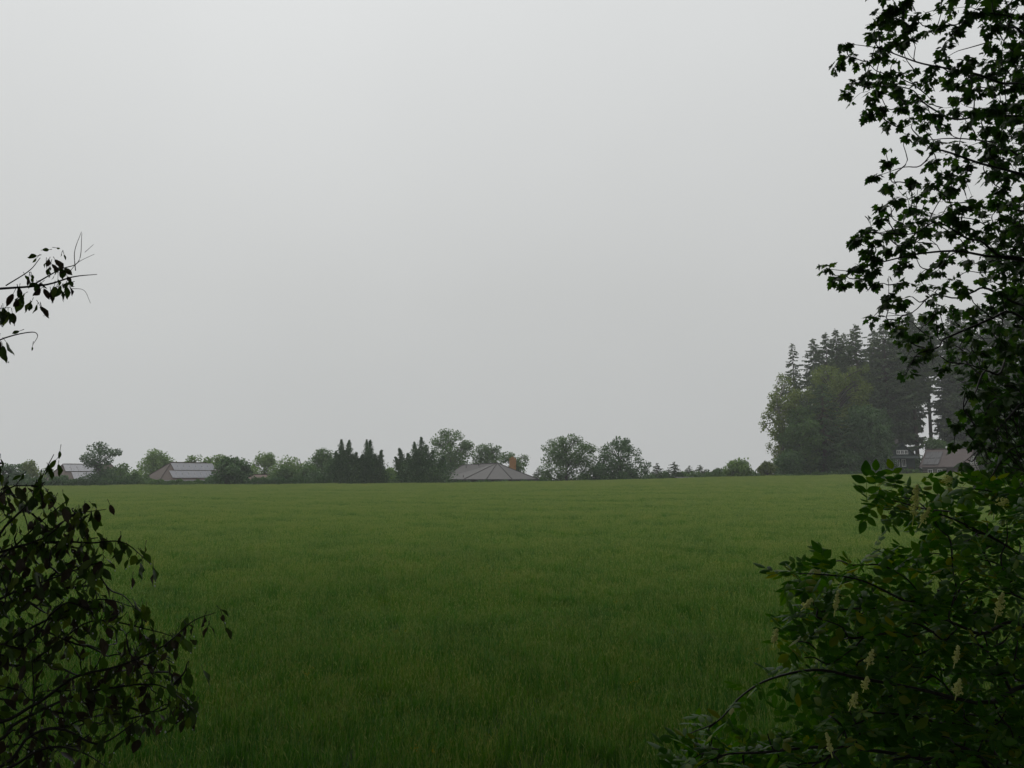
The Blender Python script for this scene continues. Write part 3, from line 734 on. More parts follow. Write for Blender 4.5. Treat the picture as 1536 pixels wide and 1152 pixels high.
hedge('low mixed hedge below the small spruces left of the forest', 975, 1175, 709, 703, 150, 17, 'mid')
hedge('thin low hedge under the grey roof and its right corner', 660, 820, 722, 720, 131, 7, 'dark')
hedge('grassy low hedge at the foot of the forest left of the grey wall', 1165, 1292, 712, 706.5, 127.5, 8, 'mid')

# ------------------------------------------------------------------ houses
M['roof_brown'] = band_mat('brown_roof_tiles', (0.088, 0.066, 0.054), (0.058, 0.042, 0.035), 0.17, .22, 'Z', .75)
M['roof_red'] = band_mat('red_roof_tiles', (0.115, 0.075, 0.056), (0.075, 0.05, 0.04), 0.17, .22, 'Z', .75)
M['roof_grey'] = band_mat('grey_roof_shingles', (0.092, 0.087, 0.084), (0.060, 0.056, 0.054), 0.14, .2, 'Z', .7)
M['roof_barn'] = band_mat('barn_roof_shingles', (0.105, 0.082, 0.078), (0.065, 0.05, 0.048), 0.22, .2, 'Z', .8)
M['roof_dark'] = band_mat('dark_green_roof', (0.05, 0.065, 0.06), (0.03, 0.042, 0.038), 0.2, .2, 'Z', .75)
M['plaster'] = surf_mat('plaster', (0.26, 0.23, 0.19), (0.34, 0.30, 0.25), 1.5, .9, .2)
M['stained_wood'] = surf_mat('dark_stained_wood', (0.035, 0.027, 0.023), (0.06, 0.046, 0.038), 4, .8, .3, 4, .2, (.3, .3, 4))  # dark brown grain, the same on walls, doors and trim
M['green_wood'] = surf_mat('dark_green_boards', (0.022, 0.036, 0.034), (0.04, 0.058, 0.052), 4, .8, .3, 4, .2, (4, 4, .3))
M['logs'] = band_mat('chinked_logs', (0.045, 0.034, 0.028), (0.42, 0.40, 0.37), 0.34, .27, 'Z', .85)
M['white'] = surf_mat('white_paint', (0.60, 0.60, 0.58), (0.74, 0.74, 0.72), 3, .6, .4)
M['brick_orange'] = band_mat('orange_brick', (0.33, 0.165, 0.06), (0.25, 0.14, 0.075), 0.09, .18, 'Z', .85, .2)
M['metal'] = surf_mat('grey_metal', (0.22, 0.22, 0.23), (0.32, 0.32, 0.33), 3, .45, .5)
M['stone'] = surf_mat('grey_stone', (0.14, 0.13, 0.12), (0.24, 0.22, 0.20), 2, .9, .2)
M['stone_dark'] = surf_mat('dark_stone', (0.04, 0.038, 0.035), (0.08, 0.075, 0.07), 3, .9, .2)
def gloss_mat(name, col, rough, spec=0.5):
    m, nt, out = new_mat(name)
    p = nt.nodes.new('ShaderNodeBsdfPrincipled'); p.inputs['Base Color'].default_value = (*col, 1)
    p.inputs['Roughness'].default_value = rough; p.inputs['Specular IOR Level'].default_value = spec
    nz = nt.nodes.new('ShaderNodeTexNoise'); nz.inputs['Scale'].default_value = 1.5
    mr_ = nt.nodes.new('ShaderNodeMapRange'); mr_.inputs['To Min'].default_value = rough * .8; mr_.inputs['To Max'].default_value = rough * 1.3
    nt.links.new(nz.outputs['Fac'], mr_.inputs['Value']); nt.links.new(mr_.outputs[0], p.inputs['Roughness'])
    nt.links.new(p.outputs[0], out.inputs[0]); return m
M['cell'] = gloss_mat('solar_glass', (0.145, 0.15, 0.175), .28, .6)
M['dark_cell'] = gloss_mat('dark_solar_glass', (0.055, 0.055, 0.06), .4, .25)
M['dark_metal'] = surf_mat('dark_metal', (0.07, 0.07, 0.075), (0.10, 0.10, 0.105), 3, .5, .4)
M['pane'] = gloss_mat('window_glass', (0.03, 0.035, 0.04), .08, .7)

def hip_house(label, loc, rz, L, W, eave, ridge, inset, roof, wall, name='bungalow'):
    """front long wall on local y = -W/2"""
    root = thing(name, label, 'house', loc, 'houses beyond the field', rz)
    o = 0.45
    w = MB().box((-L / 2 + o, -W / 2 + o, -1.2), (L / 2 - o, W / 2 - o, eave - .08)); w.build('wall', M[wall], root)
    A, B, C_, D = (-L / 2, -W / 2, eave), (L / 2, -W / 2, eave), (L / 2, W / 2, eave), (-L / 2, W / 2, eave)
    R0, R1 = (-L / 2 + inset, 0, ridge), (L / 2 - inset, 0, ridge)
    r = MB(); r.poly([A, B, R1, R0]); r.poly([B, C_, R1]); r.poly([C_, D, R0, R1]); r.poly([D, A, R0]); 
    for p, q in ((A, B), (B, C_), (C_, D), (D, A)):
        r.poly([(p[0], p[1], eave - .14), (q[0], q[1], eave - .14), q, p])
    r.poly([(p[0], p[1], eave - .14) for p in (D, C_, B, A)])
    ro = r.build('roof', M[roof], root)
    cap = MB()
    for p, q in ((R0, R1), (A, R0), (D, R0), (B, R1), (C_, R1)):
        cap.tube([Vector(p) + Vector((0, 0, .02)), Vector(q) + Vector((0, 0, .02))], .09, 6)
    cap.build('ridge_cap', M['stained_wood'] if roof != 'roof_grey' else M['stone_dark'], ro)
    g = MB()
    for p, q in ((A, B), (B, C_), (C_, D), (D, A)): g.tube([Vector(p) + Vector((0, 0, -.09)), Vector(q) + Vector((0, 0, -.09))], .075, 6)
    g.build('gutter', M['metal'], root)
    return root, ro

def window(root, x, y, z, w, h, face='-y', frame='white'):
    s = 1 if face[0] == '+' else -1
    def bx(lo, hi):
        (u0, n0, z0), (u1, n1, z1) = lo, hi
        if face[1] == 'y': return (u0, min(y + s * n0, y + s * n1), z0), (u1, max(y + s * n0, y + s * n1), z1)
        return (min(x + s * n0, x + s * n1), u0, z0), (max(x + s * n0, x + s * n1), u1, z1)
    c = x if face[1] == 'y' else y
    f = MB(); t = .09
    f.box(*bx((c - w / 2 - t, .003, z - t), (c - w / 2, .07, z + h + t))); f.box(*bx((c + w / 2, .003, z - t), (c + w / 2 + t, .07, z + h + t)))
    f.box(*bx((c - w / 2, .003, z - t), (c + w / 2, .066, z))); f.box(*bx((c - w / 2, .003, z + h), (c + w / 2, .066, z + h + t)))
    f.box(*bx((c - .03, .02, z), (c + .03, .06, z + h)))
    fo = f.build('window', M[frame], root)
    g = MB().box(*bx((c - w / 2, .004, z), (c + w / 2, .018, z + h))); g.build('pane', M['pane'], fo)

def panels(root, A, ux, up, nrm, cols, rows_, pw, ph, gapx=.03, mats=('cell', 'metal')):
    """rows of roof panels; A lower left corner on the roof plane, ux / up unit vectors in the plane. rows_ = [(offset along ux, offset along up, n)]"""
    for ox, oy, n in rows_:
        for k in range(n):
            c = Vector(A) + ux * (ox + k * (pw + gapx)) + up * oy + nrm * .10
            Mx = Matrix((ux, up, nrm)).transposed().to_4x4(); Mx.translation = c
            b = MB(); t = .035
            b.box((t, t, 0), (pw - t, ph - t, .028), 0, Mx)
            for lo, hi in (((0, 0, -.01), (pw, t, .04)), ((0, ph - t, -.01), (pw, ph, .04)), ((0, t, -.01), (t, ph - t, .04)), ((pw - t, t, -.01), (pw, ph - t, .04))): b.box(lo, hi, 1, Mx)
            b.box((pw / 2 - .05, ph / 2 - .05, -.13), (pw / 2 + .05, ph / 2 + .05, -.001), 1, Mx)
            b.build('solar_panel', [M[k_] for k_ in mats], root)

def slope(W, eave, ridge):
    up = Vector((0, W / 2, ridge - eave)).normalized(); return up, Vector((1, 0, 0)), Vector((1, 0, 0)).cross(up)

# brown roof with two panel rows
c0 = P(240, 720, 133)                                   # near left eave corner
rz = R(45); L_, W_ = 12.8, 8.0
ex, ey = Vector((math.cos(rz), math.sin(rz), 0)), Vector((-math.sin(rz), math.cos(rz), 0))
ctr = c0 + ex * L_ / 2 + ey * W_ / 2
g = gz(ctr.x, ctr.y); ev = c0.z - g; rg_ = P(280, 694, ctr.y).z - g
h1, ro1 = hip_house('house with brown hip roof carrying two long rows of solar panels', (ctr.x, ctr.y, g), rz, L_, W_, ev, rg_, 3.3, 'roof_brown', 'plaster')
up, ux, nm_ = slope(W_, ev, rg_)
sl = math.hypot(W_ / 2, rg_ - ev)
panels(h1, (-L_ / 2, -W_ / 2, ev), ux, up, nm_, 7, [(2.2, .45, 7), (3.1, .45 + sl * .44, 7)], 1.02, sl * .40)
for k in (-3.2, 0.4, 3.4): window(h1, k, -W_ / 2 + .45, ev - 1.75, 1.3, 1.2)
window(h1, -L_ / 2 + .45, 0.5, ev - 1.75, 1.4, 1.2, '-x')

# leftmost house
c0 = P(86, 722, 134); L_, W_ = 11.5, 8.0; rz = R(45)
ex, ey = Vector((math.cos(rz), math.sin(rz), 0)), Vector((-math.sin(rz), math.cos(rz), 0))
ctr = c0 + ex * L_ / 2 + ey * W_ / 2; g = gz(ctr.x, ctr.y); ev = c0.z - g; rg_ = P(100, 696.5, ctr.y).z - g
h2, _ = hip_house('leftmost house, grey brown roof with panels, half behind the pine', (ctr.x, ctr.y, g), rz, L_, W_, ev, rg_, 1.9, 'roof_brown', 'plaster')
up, ux, nm_ = slope(W_, ev, rg_); sl = math.hypot(W_ / 2, rg_ - ev)
panels(h2, (-L_ / 2, -W_ / 2, ev), ux, up, nm_, 5, [(2.6, .5, 5), (1.75, .5 + sl * .45, 5)], 1.02, sl * .40)
for k in (-3, 2.5): window(h2, k, -W_ / 2 + .45, ev - 1.75, 1.3, 1.2)

# small red roof among the shrubs
c = P(394, 711, 146); g = gz(c.x, 146)
h3, _ = hip_house('small house with reddish roof almost hidden behind shrubs', (c.x, 146, g), R(20), 7.5, 6.0, P(394, 722, 146).z - g, P(394, 712, 146).z - g, 2.2, 'roof_red', 'plaster')
window(h3, 0, -2.55, .7, 1.2, 1.1)

# grey many sided roof with the orange chimney
def eave_pt(px, y): return Vector(((px - 768) / FPX * y, y, 0))
gc = Vector((-3.0, 145.0, 0)); g = gz(gc.x, gc.y)
EZ = P(748, 718.6, 138).z - g; RZ = P(746, 694.5, 145).z - g
ring = [eave_pt(p, y) for p, y in ((662, 145.5), (697, 140), (730, 138), (768, 138), (805, 142.5), (806, 149), (770, 153), (668, 153))]
ap, ap2 = eave_pt(746, 145), eave_pt(694, 147.5)
h4 = thing('bungalow', 'low house with faceted grey hip roof and orange chimney', 'house', (gc.x, gc.y, g), 'houses beyond the field')
off = Vector((gc.x, gc.y, 0))
rl = [v - off for v in ring]; a1 = ap - off; a2 = ap2 - off
ez = lambda v, z: (v.x, v.y, z)
r = MB()
A1, A2 = ez(a1, RZ), ez(a2, RZ - .35)
for i in range(8):
    p, q = rl[i], rl[(i + 1) % 8]
    if i in (0, 6): r.poly([ez(p, EZ), ez(q, EZ), A1, A2])
    elif i == 7: r.poly([ez(p, EZ), ez(q, EZ), A2])
    else: r.poly([ez(p, EZ), ez(q, EZ), A1])
    r.poly([ez(p, EZ - .2), ez(q, EZ - .2), ez(q, EZ), ez(p, EZ)])
r.poly([ez(v, EZ - .2) for v in rl[::-1]])
ro4 = r.build('roof', M['roof_grey'], h4)
cp = MB()
for i in range(8): cp.tube([ez(rl[i], EZ + .02), A2 if i in (0, 7) else A1], .085, 6)
cp.tube([A1, A2], .09, 6); cp.build('ridge_cap', M['stone_dark'], ro4)
wl_ = MB(); inn = [gc - off + (v - (gc - off)) * .93 for v in rl]
for i in range(8):
    p, q = inn[i], inn[(i + 1) % 8]
    wl_.poly([ez(p, -1), ez(q, -1), ez(q, EZ - .19), ez(p, EZ - .19)])
wl_.build('wall', M['stained_wood'], h4)
gt = MB()
for i in range(8): gt.tube([ez(rl[i], EZ - .1), ez(rl[(i + 1) % 8], EZ - .1)], .08, 6)
gt.build('gutter', M['stone_dark'], h4)
fw = (inn[2] + inn[3]) / 2
window(h4, fw.x, fw.y - .02, EZ - 1.7, 1.8, 1.25); window(h4, fw.x - 6.2, inn[1].y - .6, EZ - 1.7, 1.2, 1.2)
q0, q1 = P(764, 709, 146.5), P(774, 688.5, 146.5)
ch = MB().box((q0.x - off.x, 1.2, q0.z - g - 1.0), (q1.x - off.x, 2.3, q1.z - g))
cho = ch.build('chimney', M['brick_orange'], ro4)
MB().box((q0.x - off.x - .06, 1.14, q1.z - g + .002), (q1.x - off.x + .06, 2.36, q1.z - g + .14)).box((q0.x - off.x + .3, 1.5, q1.z - g + .142), (q1.x - off.x - .3, 2.0, q1.z - g + .4)).build('chimney_cap', M['brick_orange'], cho)
for t_, u_ in ((.25, .8), (.55, .9), (.8, .12)):
    p = Vector(ez(rl[0].lerp(rl[1], t_), EZ)).lerp(Vector(A2).lerp(Vector(A1), t_), u_)
    v_ = MB(); v_.tube([p - Vector((0, 0, .1)), p + Vector((0, 0, .32))], .07, 6)
    v_.build('roof_vent', M['stone_dark'], ro4)

# log barn
c0 = P(1379, 700.5, 133); rz = -R(49); L_, W_ = 7.3, 6.4
ex, ey = Vector((math.cos(rz), math.sin(rz), 0)), Vector((-math.sin(rz), math.cos(rz), 0))
ctr = c0 + ex * L_ / 2 + ey * W_ / 2; g = gz(ctr.x, ctr.y); ev = c0.z - g; rdg = P(1418, 673.5, ctr.y).z - g
b1 = thing('log_barn', 'log barn with brown gable roof and a solar panel field', 'barn', (ctr.x, ctr.y, g), 'buildings at the forest', rz)
o = .35
lo = MB().box((-L_ / 2 + o, -W_ / 2 + o, -1), (L_ / 2 - o, W_ / 2 - o, ev))
gd = (rdg - ev) * (1 - 2 * o / W_)
for s in (-1, 1):
    xg = s * (L_ / 2 - o - .02)
    lo.poly([(xg, -W_ / 2 + o, ev + .002), (xg, W_ / 2 - o, ev + .002), (xg, 0, ev + gd)])
lo.build('wall', M['logs'], b1)
rf = MB()
for s in (-1, 1):
    rf.slab([(-L_ / 2, s * W_ / 2, ev), (L_ / 2, s * W_ / 2, ev), (L_ / 2, 0, rdg), (-L_ / 2, 0, rdg)][::(1 if s < 0 else -1)], .12)
rf1 = rf.build('roof', M['roof_barn'], b1)
MB().tube([(-L_ / 2 - .02, 0, rdg + .03), (L_ / 2 + .02, 0, rdg + .03)], .1, 6).build('ridge_cap', M['stained_wood'], rf1)
for s in (-1, 1):
    bb = MB()
    for q in (-1, 1): bb.tube([(s * (L_ / 2 + .03), q * W_ / 2, ev - .06), (s * (L_ / 2 + .03), 0, rdg - .06)], .085, 4)
    bb.build('barge_board', M['stained_wood'], rf1)
up, ux, nm_ = slope(W_, ev, rdg); sl = math.hypot(W_ / 2, rdg - ev)
panels(b1, (-L_ / 2, -W_ / 2, ev), ux, up, nm_, 3, [(.35, .45, 3), (.35, .45 + sl * .37, 3)], .82, sl * .355, .02, ('dark_cell', 'dark_metal'))
MB().tube([(-.5, 0, rdg), (-.5, 0, rdg + .25), (-.5, 0, rdg + .27), (-.5, 0, rdg + .5)], [.06, .06, .17, .03], 8).build('roof_finial', M['white'], rf1)
dm = MB().box((.4, -W_ / 2 + o - .06, -1), (2.9, -W_ / 2 + o - .003, ev - .25)); dm.build('door', M['stained_wood'], b1)
window(b1, -2.1, -W_ / 2 + o, ev - 1.25, .55, .8); window(b1, -.6, -W_ / 2 + o, ev - 1.25, .55, .8)
window(b1, L_ / 2 - o, -.55, ev + .6, .55, 1.0, '+x'); window(b1, L_ / 2 - o, .75, ev + .6, .55, 1.0, '+x')

# green gabled house
c = P(1360, 684, 141); rz = -R(14); g = gz(c.x, c.y)
b2 = thing('gabled_house', 'dark green gabled timber house with white windows among the trees', 'house', (c.x, c.y + 3, g), 'buildings at the forest', rz)
W_, D_ = 4.6, 7.0
ev = P(1345, 684.5, 141).z - g; rdg = P(1362, 664, 141).z - g
wb = MB().box((-W_ / 2 + .35, -D_ / 2 + .3, -1), (W_ / 2 - .35, D_ / 2 - .3, ev - .1))
gd = (rdg - ev) * .8
wb.poly([(-W_ / 2 + .35, -D_ / 2 + .32, ev + .1), (W_ / 2 - .35, -D_ / 2 + .32, ev + .1), (0, -D_ / 2 + .32, ev + .1 + gd)])
wb.poly([(W_ / 2 - .35, D_ / 2 - .32, ev + .1), (-W_ / 2 + .35, D_ / 2 - .32, ev + .1), (0, D_ / 2 - .32, ev + .1 + gd)])
wb.build('wall', M['green_wood'], b2)
rf = MB()
for s in (-1, 1):
    rf.slab([(s * W_ / 2, -D_ / 2 - .1, ev), (s * W_ / 2, D_ / 2 + .1, ev), (0, D_ / 2 + .1, rdg), (0, -D_ / 2 - .1, rdg)][::(-1 if s < 0 else 1)], .14)
rf2 = rf.build('roof', M['roof_dark'], b2)
sk_ = MB().slab([(-W_ / 2 - .3, -D_ / 2 - .75, ev - .3), (W_ / 2 + .3, -D_ / 2 - .75, ev - .3), (W_ / 2 - .1, -D_ / 2 + .28, ev + .12), (-W_ / 2 + .1, -D_ / 2 + .28, ev + .12)], .1)
sk_.build('pent_roof', M['roof_dark'], b2)
MB().tube([(0, -D_ / 2 - .12, rdg + .02), (0, D_ / 2 + .12, rdg + .02)], .08, 6).build('ridge_cap', M['stone_dark'], rf2)
MB().box((-.25, .8, rdg - .5), (.3, 1.35, rdg + .75)).build('chimney', M['stone'], rf2)
for k in (-.62, 0, .62): window(b2, k, -D_ / 2 + .32, ev + .45, .42, .55)
for k in (-.85, .15): window(b2, k, -D_ / 2 + .3, ev - 1.7, .5, 1.1)
MB().box((.85, -D_ / 2 + .24, -1), (1.65, -D_ / 2 + .297, 2.0)).build('door', M['stained_wood'], b2)

# low wall under the forest and the shed whose roof shows over the crest
a, b = P(1289, 707.2, 127.5), P(1352, 709.6, 127.5)
wr = thing('low_wall', 'long low grey wall with pale coping in the grass below the forest', 'wall', ((a.x + b.x) / 2, 127.5, gz((a.x + b.x) / 2, 127.5)))
zz = wr.location.z; L_ = b.x - a.x
MB().add([(-L_ / 2, 0, -.8), (L_ / 2, 0, -.8), (L_ / 2, 0, b.z - zz - .1), (-L_ / 2, 0, a.z - zz - .1), (-L_ / 2, .4, -.8), (L_ / 2, .4, -.8), (L_ / 2, .4, b.z - zz - .1), (-L_ / 2, .4, a.z - zz - .1)],
         [(0, 1, 2, 3), (5, 4, 7, 6), (4, 0, 3, 7), (1, 5, 6, 2), (3, 2, 6, 7)]).build('wall_body', M['stone_dark'], wr)
MB().slab([(-L_ / 2 - .1, -.08, a.z - zz), (L_ / 2 + .1, -.08, b.z - zz), (L_ / 2 + .1, .48, b.z - zz), (-L_ / 2 - .1, .48, a.z - zz)], .096).build('coping', M['stone'], wr)

a, b = P(1014, 716.2, 133), P(1044, 715.8, 133); cx = (a.x + b.x) / 2; g = gz(cx, 133)
sh = thing('shed', 'low shed with flat dark roof showing above the crest near small spruces', 'shed', (cx, 133, g))
hz = a.z - g; L_ = b.x - a.x
MB().box((-L_ / 2 + .2, -1.1, -.6), (L_ / 2 - .2, 1.3, hz - .3)).build('wall', M['metal'], sh)
MB().slab([(-L_ / 2, -1.4, hz - .1), (L_ / 2, -1.4, hz - .1), (L_ / 2, 1.6, hz + .1), (-L_ / 2, 1.6, hz + .1)], .14).build('roof', M['stone_dark'], sh)
MB().box((-.45, -1.15, -.6), (.45, -1.103, hz - .45)).build('door', M['stained_wood'], sh)
#FOREGROUND
# ------------------------------------------------------------------ foreground plants
M['maple'] = leaf_mat('wet_maple_leaves', [(0, (0.022, 0.055, 0.012)), (0.55, (0.038, 0.090, 0.016)), (0.9, (0.060, 0.125, 0.020)), (1, (0.08, 0.12, 0.03))], 0.45, 0.4, 0.22)
M['cherry'] = leaf_mat('wet_drooping_leaves', [(0, (0.036, 0.026, 0.020)), (0.22, (0.048, 0.036, 0.022)), (0.34, (0.034, 0.062, 0.014)), (0.75, (0.058, 0.115, 0.018)), (1, (0.13, 0.175, 0.030))], 0.4, 0.25, 0.3)
M['elder'] = leaf_mat('wet_elder_leaves', [(0, (0.036, 0.115, 0.014)), (0.6, (0.078, 0.195, 0.022)), (0.88, (0.125, 0.24, 0.026)), (1, (0.24, 0.26, 0.03))], 0.42, 0.3, 0.13)
M['elder_flower'] = leaf_mat('cream_elder_flowers', [(0, (0.66, 0.68, 0.27)), (1, (0.84, 0.85, 0.48))], 0.6, 0.35, 0.3)
M['drop'] = gloss_mat('water_glint', (0.75, 0.78, 0.80), .04, .9)  # opaque near-white base paints in the glint of clear drops

def fan(outline, c, zf):
    """leaf blade as a fan of triangles round c; zf gives the fold and droop"""
    v = [(c[0], c[1])] + list(outline); n = len(outline)
    return np.array([(x, y, zf(x, y)) for x, y in v]), np.array([(0, i + 1, (i + 1) % n + 1) for i in range(n)])
def mirrored(h): return h + [(-x, y) for x, y in h[::-1] if abs(x) > 1e-6]
fold = lambda x, y: -0.28 * abs(x) - 0.16 * y * y
MAPLE = fan(mirrored([(0, 0), (.20, -.10), (.34, .02), (.30, .13), (.56, .30), (.42, .38), (.50, .52), (.22, .50), (.26, .72), (.12, .78), (0, 1.02)]), (0, .3), fold)
OVAL = fan(mirrored([(0, 0), (.14, .10), (.26, .30), (.29, .50), (.22, .74), (.10, .90), (0, 1.05)]), (0, .45), lambda x, y: -0.35 * abs(x) - 0.12 * y * y + .04 * math.sin(9 * y))
LEAFLET = mirrored([(0, 0), (.15, .10), (.27, .35), (.25, .58), (.12, .85), (0, 1.0)])
def elder_leaf():
    V, F, n = [], [], 0
    def put(base, ang, L, dz):
        nonlocal n
        v, f = fan(LEAFLET, (0, .45), lambda x, y: -0.3 * abs(x) - dz * y * y)
        ca, sa = math.cos(ang), math.sin(ang)
        w = np.stack([v[:, 0] * L * ca + v[:, 1] * L * sa, base + -v[:, 0] * L * sa + v[:, 1] * L * ca, v[:, 2] * L - .10 * base * base], -1)
        V.append(w); F.append(f + n); n += len(w)
    for b_, L in ((.30, .42), (.60, .48)):
        put(b_, 1.15, L, .22); put(b_, -1.15, L, .22)
    put(.78, 0.0, .55, .25)
    rv = np.array([(-.010, 0, 0), (.010, 0, 0), (.008, .8, -.064), (-.008, .8, -.064)]); V.append(rv)
    F.append(np.array([(n, n + 1, n + 2), (n, n + 2, n + 3)]))
    return np.concatenate(V), np.concatenate(F)
ELDER = elder_leaf()

class Skeleton:
    """branches grown from hand-laid limbs towards given leaf spots; twigs fork forward along their parent"""
    def __init__(self, mb): self.mb, self.nodes, self.tans = mb, [], []
    def keep(self, c):
        t = np.gradient(c, axis=0); t /= np.linalg.norm(t, axis=1)[:, None] + 1e-9
        self.nodes += list(c); self.tans += list(t)
    def limb(self, pts, r0, r1, n=24, sides=6):
        c = curve(pts, n); self.mb.tube(c, np.linspace(r0, r1, n), sides); self.keep(c); return c
    def reach(self, p, rng, r0=.008, r1=.003, arch=.06, sides=4):
        N, T = np.array(self.nodes), np.array(self.tans); v = p - N; d = np.linalg.norm(v, axis=1) + 1e-6
        i = int(np.argmin(d * (1.75 - (v * T).sum(1) / d))); L = d[i]
        a = N[i]; m1 = a + T[i] * .3 * L + v[i] * .12 + rng.normal(0, .03 * L, 3); m2 = a + v[i] * .68 + np.array([0, 0, arch * L]) + rng.normal(0, .05 * L, 3)
        c = curve([a, m1, m2, p], 9); self.mb.tube(c, np.linspace(r0, r1, 9), sides); self.keep(c)
        return True

def inside(poly, x, y):
    r = False; j = len(poly) - 1
    for i in range(len(poly)):
        xi, yi = poly[i]; xj, yj = poly[j]
        if (yi > y) != (yj > y) and x < (xj - xi) * (y - yi) / (yj - yi) + xi: r = not r
        j = i
    return r

# ---- the maple on the right: trunk just outside the frame, boughs reaching in
rng = np.random.default_rng(42)
TX, TY = 8.6, 10.8; tg = gz(TX, TY)
maple = thing('maple_tree', 'tall dark maple whose leafy boughs hang in from the right frame edge', 'tree', (TX, TY, tg))
O = np.array([TX, TY, tg])
bm_ = MB(); sk1 = Skeleton(bm_)
W3 = lambda px, py, d: np.array(P(px, py, d)) - O
tm = MB(); tc_ = curve([(0, 0, -.4), (.12, .05, 3), (-.1, .1, 6), (.1, 0, 9.5), (0, .1, 13)], 30)
tm.tube(tc_, np.linspace(.24, .04, 30), 10); tm.build('trunk', M['wet_bark'], maple)
def from_trunk(z): return tc_[int(np.argmin(np.abs(tc_[:, 2] - z)))]
limbs = [
 [(1600, 90, 10.4), (1536, 46, 10.1), (1508, 22, 9.9), (1478, -12, 9.7)],
 [(1600, 150, 10.5), (1520, 128, 10.2), (1440, 106, 10), (1350, 86, 9.8), (1275, 66, 9.7)],
 [(1600, 200, 10.9), (1536, 176, 10.9), (1440, 180, 10.7), (1370, 140, 10.4), (1310, 130, 10.2)],
 [(1600, 300, 10.4), (1530, 262, 10.2), (1440, 235, 10), (1390, 240, 9.9), (1322, 262, 9.8)],
 [(1600, 400, 10.6), (1536, 391, 10.4), (1470, 378, 10.2), (1360, 382, 9.9), (1300, 392, 9.8), (1245, 404, 9.7)],
 [(1600, 420, 10.0), (1520, 392, 9.7), (1460, 352, 9.5), (1380, 345, 9.4), (1300, 350, 9.3)],
 [(1600, 470, 10.8), (1536, 452, 10.6), (1470, 440, 10.4), (1400, 450, 10.2), (1330, 474, 10.1)],
 [(1600, 520, 10.2), (1530, 470, 9.9), (1460, 490, 9.6), (1400, 520, 9.5), (1362, 556, 9.5)],
 [(1610, 590, 10.6), (1540, 540, 10.3), (1490, 560, 10.1), (1452, 590, 10), (1440, 640, 10)],
 [(1610, 650, 10.3), (1540, 600, 10), (1490, 650, 9.9), (1450, 690, 9.8)],
 [(1610, 700, 9.8), (1560, 660, 9.6), (1500, 690, 9.5), (1460, 735, 9.4)],
 [(1610, 700, 11), (1560, 690, 10.9), (1520, 740, 10.8), (1490, 780, 10.7)],
 [(1600, 250, 11.6), (1530, 230, 11.8), (1450, 215, 12), (1380, 205, 12)],
 [(1600, 330, 11.8), (1520, 320, 12), (1440, 310, 12.2), (1370, 318, 12.2)],
]
for lb in limbs:
    pts = [W3(*q) for q in lb]
    t0 = from_trunk(pts[0][2] - 1.0)
    w = curve([t0] + pts, 12); w[2:-1] += rng.normal(0, .055, (len(w) - 3, 3))
    sk1.limb(list(w), .028, .0035, 44)
spots = [(1268, 64), (1256, 94), (1308, 50), (1350, 10), (1277, 125), (1272, 140), (1301, 169), (1319, 161), (1332, 185), (1360, 203), (1329, 242),
 (1312, 263), (1332, 281), (1368, 271), (1342, 299), (1324, 309), (1319, 326), (1363, 314), (1301, 343), (1282, 361), (1241, 403), (1254, 416), (1267, 424),
 (1282, 400), (1308, 403), (1314, 426), (1298, 374), (1324, 371), (1345, 426), (1333, 442), (1329, 455), (1311, 474), (1334, 483), (1345, 494), (1355, 509),
 (1374, 504), (1387, 522), (1373, 538), (1392, 533), (1361, 559), (1413, 551), (1462, 530), (1450, 585), (1447, 612), (1437, 637), (1431, 667), (1445, 694),
 (1295, 92), (1320, 80), (1300, 110), (1325, 110), (1340, 62), (1360, 40), (1312, 135), (1345, 130), (1275, 85), (1335, 20), (1290, 355), (1310, 360), (1293, 418), (1385, 330), (1340, 345), (1356, 366), (1310, 385)]
region = [(1352, -40), (1300, 70), (1290, 130), (1340, 170), (1400, 225), (1372, 262), (1376, 300), (1330, 345), (1330, 380), (1372, 420), (1350, 440), (1352, 480), (1410, 520), (1440, 560), (1462, 600), (1452, 650), (1462, 700), (1490, 740), (1560, 790), (1620, 790), (1620, -40)]
gaps = [(1449, 66, 20), (1480, 91, 18), (1493, 146, 16), (1366, 158, 14), (1345, 178, 14), (1381, 258, 24), (1410, 226, 14), (1376, 397, 15), (1410, 354, 15), (1467, 374, 15), (1366, 432, 14), (1454, 416, 15), (1381, 457, 12), (1420, 440, 13), (1500, 60, 18), (1520, 190, 13), (1440, 290, 12), (1515, 330, 12), (1420, 500, 14), (1500, 480, 12), (1480, 250, 12), (1405, 20, 12), (1455, 150, 11), (1425, 400, 11), (1500, 420, 11)]
cl_ = [(x, y, rng.uniform(9.5, 10.3), 'edge') for x, y in spots]
tries = []
for _ in range(9000):
    x, y = rng.uniform(1280, 1620), rng.uniform(-40, 790)
    if not inside(region, x, y): continue
    if y < 520 and any((x - a) ** 2 + (y - b) ** 2 < (r * .95) ** 2 for a, b, r in gaps): continue
    if y < 540 and x < 1500 and math.sin(x * .071 + 1.7 * math.sin(y * .031)) + math.sin(y * .083 + x * .02 + 2) + .6 * math.sin(x * .13 - y * .11) < -.75: continue
    md_ = 18 if y < 520 else 14.5
    if all((x - a) ** 2 + (y - b) ** 2 > md_ ** 2 for a, b in tries):
        tries.append((x, y)); cl_.append((x, y, rng.uniform(9.2, 12.4), 'in'))
for _ in range(260):                                     # the shaded heart of the crown along the frame edge
    x, y = rng.uniform(1470, 1640), rng.uniform(-40, 800)
    if x > 1505 - .06 * max(0, y - 400) or y > 560: cl_.append((x, y, rng.uniform(11, 13.5), 'in'))
for _ in range(75): cl_.append((rng.uniform(1478, 1560), rng.uniform(0, 540), rng.uniform(11, 13), 'in'))
cl_.sort(key=lambda c: np.linalg.norm(W3(c[0], c[1], c[2]) * [1, .4, .6]))
